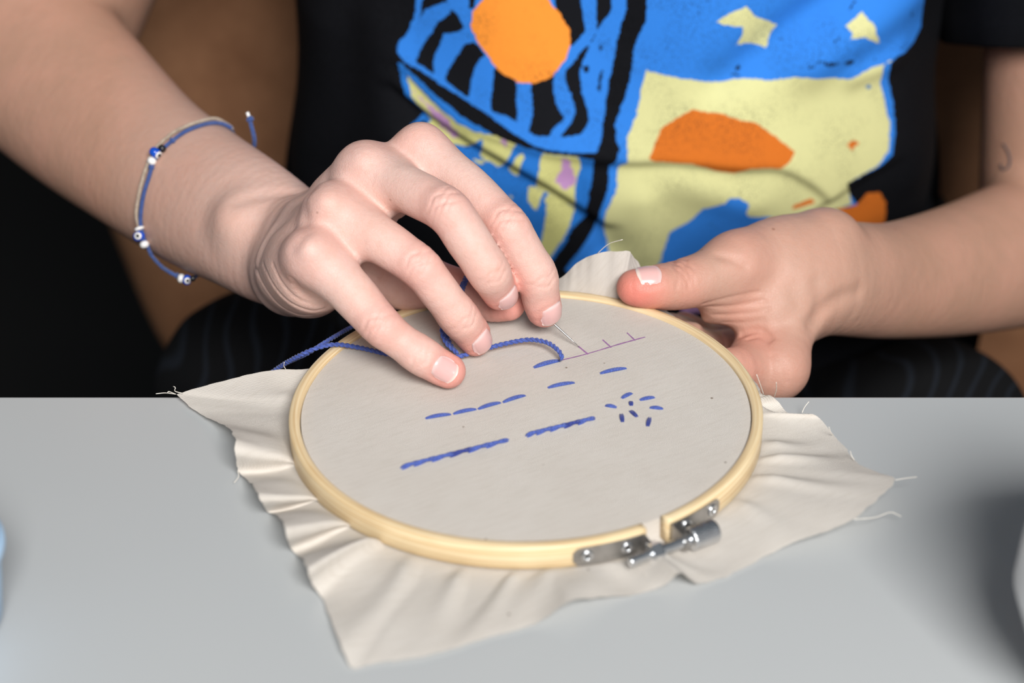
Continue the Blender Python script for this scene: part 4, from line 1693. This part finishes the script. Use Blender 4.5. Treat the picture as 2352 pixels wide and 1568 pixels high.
# a tube of cloth round the trunk, fine where it is printed
zz = np.r_[np.linspace(-0.21, -0.105, 30), np.linspace(-0.104, 0.085, 165), np.linspace(0.09, 0.30, 40)]
th = np.r_[np.linspace(-math.pi, -1.62, 40, endpoint=False), np.linspace(-1.62, 1.62, 420), np.linspace(1.62, math.pi, 40)[1:-1]]
nz, nt_ = len(zz), len(th)
ZZ, TH = np.meshgrid(zz, th, indexing='ij')
A = torso_a(ZZ)
X = TCX + A * np.sign(np.sin(TH)) * np.abs(np.sin(TH)) ** 1.0
front = np.cos(TH) > 0
Yf = torso_front(X, ZZ)
Yb = 0.345 + 0.085 * np.sqrt(np.clip(1 - np.abs(np.sin(TH)) ** 2.4, 0, 1))
DF = fold(X, ZZ)
fade = np.clip(np.cos(TH) * 3, 0, 1)
nx = np.sin(TH)
Y = np.where(front, Yf, Yb) - DF * fade * np.clip(np.cos(TH), 0.4, 1)
X = X + DF * np.sin(TH) * 0.5
X = X + np.where(X > TCX + 0.08, 0.035 * np.clip((-0.06 - ZZ) / 0.05, 0, 1), 0)
# loose cloth: broad drape over the whole body
Y = Y - 0.0016 * np.sin(X * 70 + ZZ * 30) * fade
V = np.stack([X, Y, ZZ], -1).reshape(-1, 3)
# shoulders close the tube towards the neck
top = ZZ.reshape(-1) > 0.22
kk = np.clip((ZZ.reshape(-1) - 0.22) / 0.08, 0, 1)
cen = np.array([0.065, 0.355])
V[:, 0] = V[:, 0] + (cen[0] - V[:, 0]) * 0.55 * kk ** 2
V[:, 1] = V[:, 1] + (cen[1] - V[:, 1]) * 0.30 * kk ** 2
V[:, 2] = V[:, 2] + 0.04 * kk
I = np.arange(nz * nt_).reshape(nz, nt_)
Q = np.stack([I[:-1], np.roll(I, -1, 1)[:-1], np.roll(I, -1, 1)[1:], I[1:]], -1).reshape(-1, 4)
ux, uz = V[:, 0].copy(), ZZ.reshape(-1)
is_front = front.reshape(-1)


def sleeve(a, b, r0, r1, n=36, m=30, seed=0):
    """a short sleeve: tube along the upper arm, folded back inside at the hem"""
    a, b = np.asarray(a, float), np.asarray(b, float)
    ax = unit(b - a); e1 = unit(np.cross(ax, [0.2, 1, 0.1])); e2 = np.cross(ax, e1)
    L = np.linalg.norm(b - a)
    prof = [(t, r0 + (r1 - r0) * t) for t in np.linspace(0, 1, m)] + [(1.004, r1 - 0.0008), (1.0, r1 - 0.002), (0.9, r1 - 0.003), (0.7, r1 - 0.004)]
    v = []
    for t, r in prof:
        for k in range(n):
            q = 2 * math.pi * k / n
            rr = r * (1 + 0.05 * math.sin(3 * q + seed + t * 3) + 0.02 * math.sin(7 * q + 5 * t))
            v.append(a + ax * (t * L) + (e1 * math.cos(q) + e2 * math.sin(q)) * rr)
    I = np.arange(len(prof) * n).reshape(len(prof), n)
    q = np.stack([I[:-1], np.roll(I, -1, 1)[:-1], np.roll(I, -1, 1)[1:], I[1:]], -1).reshape(-1, 4)
    return np.array(v), q


elL = W(2440, 540, 285)
hemL = W(2352, 110, 300)
uL = unit(elL - SH_L)
tL = float((W(2400, 60, 305) - SH_L) @ uL)
V2, Q2 = sleeve(SH_L - uL * 0.02 + np.array([-0.02, 0, 0.01]), SH_L + uL * tL + np.array([-0.002, -0.002, 0]), 0.078, 0.060, seed=1)
uR = unit(W(60, 60, 252) - SH_R)
V3, Q3 = sleeve(SH_R - uR * 0.02 + np.array([0.02, 0, 0.01]), SH_R + uR * 0.135, 0.078, 0.066, seed=2)
VS = np.vstack([V, V2, V3])
QS = np.vstack([Q, Q2 + len(V), Q3 + len(V) + len(V2)])
me = npmesh('t_shirt', VS, QS)
ntot = len(VS)
sel = np.nonzero(is_front & (uz > -0.115) & (uz < 0.10))[0]
xs, zs_ = ux[sel], uz[sel]
for L in LAYERS:
    d = np.full(len(sel), -0.05)
    for col, poly in PRINT:
        if col == L:
            d = np.maximum(d, polyd(poly, xs, zs_))
    full = np.full(ntot, -0.05)
    full[sel] = d
    fattr(me, 'ink_' + L, full * 1000.0)


def shirt_material():
    t = NT('printed_black_cotton')
    co = t.coord()
    edge = t.math('SUBTRACT', t.noise(co, 700, 3, 0.6), 0.5)
    wide = t.math('SUBTRACT', t.noise(co, 160, 3, 0.6), 0.5)
    speck = t.noise(co, 1100, 2, 0.5)
    patch = t.noise(co, 40, 3, 0.5)
    c = t.ramp(t.noise(co, 900, 2), [(0.3, srgb(10, 11, 15)), (0.8, srgb(19, 20, 25))])
    ink = {'blue': srgb(52, 130, 224), 'black': srgb(18, 19, 24), 'blue2': srgb(40, 116, 202), 'yellow': srgb(207, 205, 134), 'purple': srgb(186, 142, 190),
           'orange': srgb(250, 152, 58), 'yellow2': srgb(217, 215, 156), 'orange2': srgb(214, 115, 40), 'black2': srgb(18, 20, 28), 'blue3': srgb(70, 130, 190)}
    for L in LAYERS:
        d = t.attr('ink_' + L)
        amp = 5.0 if L in ('purple', 'black2') else 1.8
        d = t.math('ADD', d, t.math('MULTIPLY', edge, amp))
        d = t.math('ADD', d, t.math('MULTIPLY', wide, 2.2 if L not in ('black2', 'purple') else 4.0))
        f = t.math('MULTIPLY_ADD', d, 3.2, 0.5, clamp=True)
        c = t.mix(f, c, ink[L])
    wear = t.math('MULTIPLY', t.ramp(speck, [(0.50, 0.0), (0.66, 1.0)]), t.ramp(patch, [(0.42, 0.10), (0.62, 0.85)]))
    c = t.mix(t.math('MULTIPLY', wear, 0.55), c, srgb(26, 27, 32))
    knit = t.n('ShaderNodeTexWave', i_Scale=520.0, i_Distortion=0.6)
    knit.bands_direction = 'X'
    t.put(knit.inputs['Vector'], co)
    t.set(Base_Color=c, Roughness=0.82, Specular_IOR_Level=0.12, Normal=t.bump(knit.outputs['Fac'], 0.12, 0.0003))
    return t.m


SHIRT = shirt_material()
so = link('t_shirt', me, SHIRT, person)
tag(so, 'black t-shirt printed with blue, yellow and orange shapes and stars')

# ------------------------------------------------------------------ trousers: legs folded under the table
kneeR, kneeL = W(590, 880, 300), W(2145, 1000, 300)
legs = Body([Cone((0.05, 0.37, -0.24), (0.05, 0.37, -0.12), 0.125, 0.12, (0, 1, 0), 1.25),
             Cone((-0.03, 0.37, -0.235), kneeR, 0.070, 0.045), Cone((0.13, 0.37, -0.235), kneeL, 0.070, 0.045),
             Cone(kneeR, (0.09, 0.21, -0.235), 0.044, 0.040), Cone(kneeL, (0.01, 0.19, -0.235), 0.044, 0.040)], [], kc=0.02)
VT, QT = surface_nets(legs, *bounds(legs), 0.004)
VT = VT + 0.0022 * (np.sin(VT[:, [1]] * 95 + VT[:, [0]] * 40) * np.sin(VT[:, [2]] * 60 + VT[:, [0]] * 55))
tr = link('trousers', npmesh('trousers', VT, QT), TROUSER, person)
tag(tr, 'black trousers with thin wavy grey stripes')

# ------------------------------------------------------------------ bracelet on the right forearm
CORD_B = floss_material('blue_cord', srgb(58, 84, 146), srgb(36, 54, 104))
CORD_N = floss_material('natural_cord', srgb(186, 168, 150), srgb(128, 110, 94))
BEAD_BL = simple('blue_glass', srgb(20, 78, 190), 0.15, scale=200)
BEAD_W = simple('white_glass', srgb(232, 230, 228), 0.2, scale=200)
BEAD_K = simple('black_glass', srgb(24, 25, 30), 0.25, scale=200)


def on_arm(x, y, lift):
    """point on the skin seen at this pixel (or nearest to it), lifted off by lift metres"""
    o = CAM[None]; d = unit(ray(x, y))[None]
    t = 0.70; best = (9, t)
    for _ in range(120):
        q = float(armRb((o + d * t).astype(np.float32))[0])
        if abs(q) < best[0]:
            best = (abs(q), t)
        if q < 0.00005 or t > 1.15:
            break
        t += max(q * 0.8, 0.0002)
    p = (o + d * best[1])[0]
    e = 0.0006
    g = np.array([float(armRb((p + np.eye(3)[k] * e)[None].astype(np.float32))[0] - armRb((p - np.eye(3)[k] * e)[None].astype(np.float32))[0]) for k in range(3)])
    return p + unit(g) * (lift - (best[0] if best[0] > 0.0003 else 0))


def behind(p0, p1, n=5, lift=0.0012):
    """carry the cord round the far side of the arm between two silhouette points"""
    c = (np.asarray(p0) + p1) / 2 + FW * 0.006
    a = np.asarray(p0) - c; b = np.asarray(p1) - c
    out = []
    for t in np.linspace(0, 1, n + 2)[1:-1]:
        d = a * math.cos(t * math.pi / 2 * 2) * 1.0 + FW * 0.045 * math.sin(t * math.pi)
        d = a * (1 - t) + b * t + FW * 0.05 * math.sin(t * math.pi)
        d = unit(d)
        o = c + d * 0.08
        s = 0
        for _ in range(60):
            q = float(armRb((o - d * s)[None].astype(np.float32))[0])
            s += q * 0.8
        out.append(o - d * (s - lift))
    return out


armRb = armR.near(W(400, 450, 135).astype(np.float32), 0.075)
brace = empty('bracelet', W(380, 460, 130))
tag(brace, 'thin blue and natural cord bracelet with glass beads on the right forearm', 'bracelet')


def cordtube(pts, r, mat, name, pitch=0.0021):
    P = spline(pts, 300)
    T = np.gradient(P, axis=0); T /= np.linalg.norm(T, axis=1)[:, None]
    s = np.r_[0, np.cumsum(np.linalg.norm(np.diff(P, axis=0), axis=1))]
    u = unit(np.cross(T[0], [0.1, 0.2, 1.0])); U = []
    for t in T:
        u = unit(u - t * (u @ t)); U.append(u.copy())
    U = np.array(U); Wv = np.cross(T, U)
    mb = MB()
    for k in range(2):
        ph = 2 * math.pi * (s / pitch + k / 2)
        mb.tube(P + (U * np.cos(ph)[:, None] + Wv * np.sin(ph)[:, None]) * r * 0.5, r * 0.7, 7)
    return mb.build(name, mat, brace)


nat = [on_arm(x, y, 0.0013) for x, y in [(532, 296), (515, 284), (492, 279), (468, 283), (436, 293), (404, 308), (378, 328), (357, 350), (343, 382), (331, 420), (323, 458), (319, 490), (323, 512), (327, 522)]]
blu = [on_arm(x, y, 0.0010) for x, y in [(528, 298), (508, 289), (482, 288), (452, 296), (424, 308), (398, 327), (382, 340), (371, 350), (360, 366), (353, 384), (346, 408), (336, 440), (330, 470), (327, 500), (329, 522), (334, 545), (344, 562)]]
low = [on_arm(344, 562, 0.0012), on_arm(356, 580, 0.0020), on_arm(376, 600, 0.0030), on_arm(396, 615, 0.0036), on_arm(412, 622, 0.0036), on_arm(428, 627, 0.0030), on_arm(446, 631, 0.0016)]
cordtube(nat + behind(nat[-1], nat[0])[:0], 0.00075, CORD_N, 'natural_cord')
bk = behind(low[-1], blu[0], 9)
cordtube(blu, 0.00085, CORD_B, 'blue_cord')
cordtube(low + bk + [blu[0]], 0.00080, CORD_B, 'blue_cord')
tailp = [W(584, 336, 130), W(584, 318, 124), W(579, 296, 121), W(574, 276, 120)]
cordtube(tailp, 0.00085, CORD_B, 'cord_tail')
mb = MB(); mb.tube(spline([W(575, 280, 120), W(574, 272, 120), W(572, 266, 120)], 8), [0.0010, 0.0015, 0.0017, 0.0017, 0.0016, 0.0014, 0.0010, 0.0006], 10); mb.build('cord_knot', CORD_B, brace)
mb = MB(); mb.tube(spline([W(572, 268, 120), W(568, 258, 120)], 6), 0.0008, 8); mb.build('cord_tip', BEAD_W, brace)


def bead(p, ax, r, L, mat, name='bead', eye=None):
    ax = unit(ax)
    prof = []
    for k in range(13):
        q = math.pi * k / 12
        prof.append((max(0.0003, r * math.sin(q) ** 0.7), -L / 2 * math.cos(q)))
    mb = MB(); mb.lathe(prof, p, ax, 20)
    b = mb.build(name, mat, brace)
    if eye is not None:
        n = unit(eye - ax * (eye @ ax))
        for rr, off, mt in ((r * 0.62, r * 0.80, BEAD_W), (r * 0.34, r * 0.92, BEAD_K)):
            m2 = MB(); m2.lathe([(rr, 0), (rr * 0.9, r * 0.14), (rr * 0.5, r * 0.2), (0.0001, r * 0.22)], p + n * off, n, 18)
            m2.build('bead_eye', mt, b)
    return b


def at_bead(x, y, r):
    return on_arm(x, y, r * 0.95)


g = camvec(-0.55, 0.8, 0)
bead(at_bead(377, 346, 0.0017), g, 0.0018, 0.0030, BEAD_K)
bead(at_bead(364, 357, 0.0025), g, 0.0027, 0.0042, BEAD_BL, eye=camvec(0.9, 0.3, -0.5))
bead(at_bead(355, 374, 0.0019), g, 0.0020, 0.0033, BEAD_W)
bead(at_bead(352, 387, 0.0013), g, 0.0014, 0.0022, CORD_B, 'cord_knot')
bead(at_bead(399, 327, 0.0013), g, 0.0014, 0.0022, CORD_B, 'cord_knot')
g = camvec(0.3, 0.9, 0)
bead(at_bead(328, 522, 0.0018), g, 0.0022, 0.0018, BEAD_W)
bead(at_bead(330, 537, 0.0025), g, 0.0026, 0.0042, BEAD_BL, eye=camvec(0.2, 0.7, -0.8))
bead(at_bead(340, 556, 0.0020), g, 0.0020, 0.0032, BEAD_W)
g = camvec(1, 0.15, 0.3)
bead(on_arm(423, 624, 0.0038), g, 0.0020, 0.0030, BEAD_W)
bead(on_arm(437, 627, 0.0032), g, 0.0022, 0.0036, BEAD_BL, eye=camvec(0.4, 0.2, -0.8))
bead(on_arm(449, 629, 0.0022), g, 0.0013, 0.0022, BEAD_K)
bead(on_arm(411, 622, 0.0036), g, 0.0013, 0.0022, CORD_B, 'cord_knot')

# small line tattoo on the left upper arm
def on_armL(x, y):
    o = CAM; d = unit(ray(x, y)); t = 0.8; best = (9, t)
    for _ in range(120):
        q = float(armLb((o + d * t)[None].astype(np.float32))[0])
        if abs(q) < best[0]:
            best = (abs(q), t)
        if q < 0.00005 or t > 1.4:
            break
        t += max(q * 0.8, 0.0003)
    return o + d * best[1]


armLb = armL.near(W(2310, 360, 290).astype(np.float32), 0.06)
INK = simple('tattoo_ink', srgb(70, 66, 72), 0.7, scale=200)
mb = MB()
mb.tube(spline([on_armL(x, y) for x, y in [(2304, 330), (2314, 346), (2320, 366), (2316, 384), (2304, 390), (2298, 378)]], 30), 0.00055, 6)
tt = mb.build('tattoo', INK, person)

# ------------------------------------------------------------------ things at the edges of the picture
CUPW = simple('white_glaze', srgb(240, 240, 240), 0.25, scale=30, var=0.02)
CUPB = simple('pale_blue_plastic', srgb(170, 200, 228), 0.35, scale=30, var=0.05)
cq = Wz(2337, 1375, 0.034)
CX, CY = float(cq[0]) + 0.0475, float(cq[1])
cup = empty('cup', (CX, CY, 0.0))
tag(cup, 'white rounded cup mostly cut off at the right edge, casting a shadow on the table', 'cup')
mb = MB()
mb.lathe([(0.020, 0.0004), (0.028, 0.0008), (0.032, 0.006), (0.042, 0.018), (0.0475, 0.034), (0.0465, 0.048), (0.0435, 0.060), (0.0430, 0.068), (0.0440, 0.075), (0.0434, 0.0763), (0.0418, 0.075), (0.0405, 0.068), (0.041, 0.060), (0.044, 0.048), (0.045, 0.034), (0.040, 0.020), (0.030, 0.009), (0.002, 0.006)],
         (CX, CY, 0), (0, 0, 1), 48)
mb.build('cup_body', CUPW, cup)
mb = MB()
mb.tube(spline([(CX + 0.042, CY, 0.062), (CX + 0.066, CY, 0.066), (CX + 0.078, CY, 0.052), (CX + 0.069, CY, 0.036), (CX + 0.044, CY, 0.030)], 30), 0.005, 12)
mb.build('handle', CUPW, cup)
bt = empty('tumbler', (-0.1985, -0.118, 0.0))
tag(bt, 'pale blue plastic tumbler, only its side showing at the left edge', 'tumbler')
mb = MB()
mb.lathe([(0.024, 0.0004), (0.030, 0.0010), (0.0325, 0.004), (0.0335, 0.014), (0.0345, 0.026), (0.0340, 0.028), (0.0345, 0.030), (0.0345, 0.034), (0.031, 0.039), (0.024, 0.042), (0.015, 0.0435), (0.002, 0.044)], (-0.1985, -0.118, 0), (0, 0, 1), 48)
mb.build('tumbler_body', CUPB, bt)
mb = MB()
mb.lathe([(0.0355, 0.0275), (0.0362, 0.0282), (0.0362, 0.0300), (0.0355, 0.0307)], (-0.1985, -0.118, 0), (0, 0, 1), 48)
mb.build('ridge', CUPB, bt)
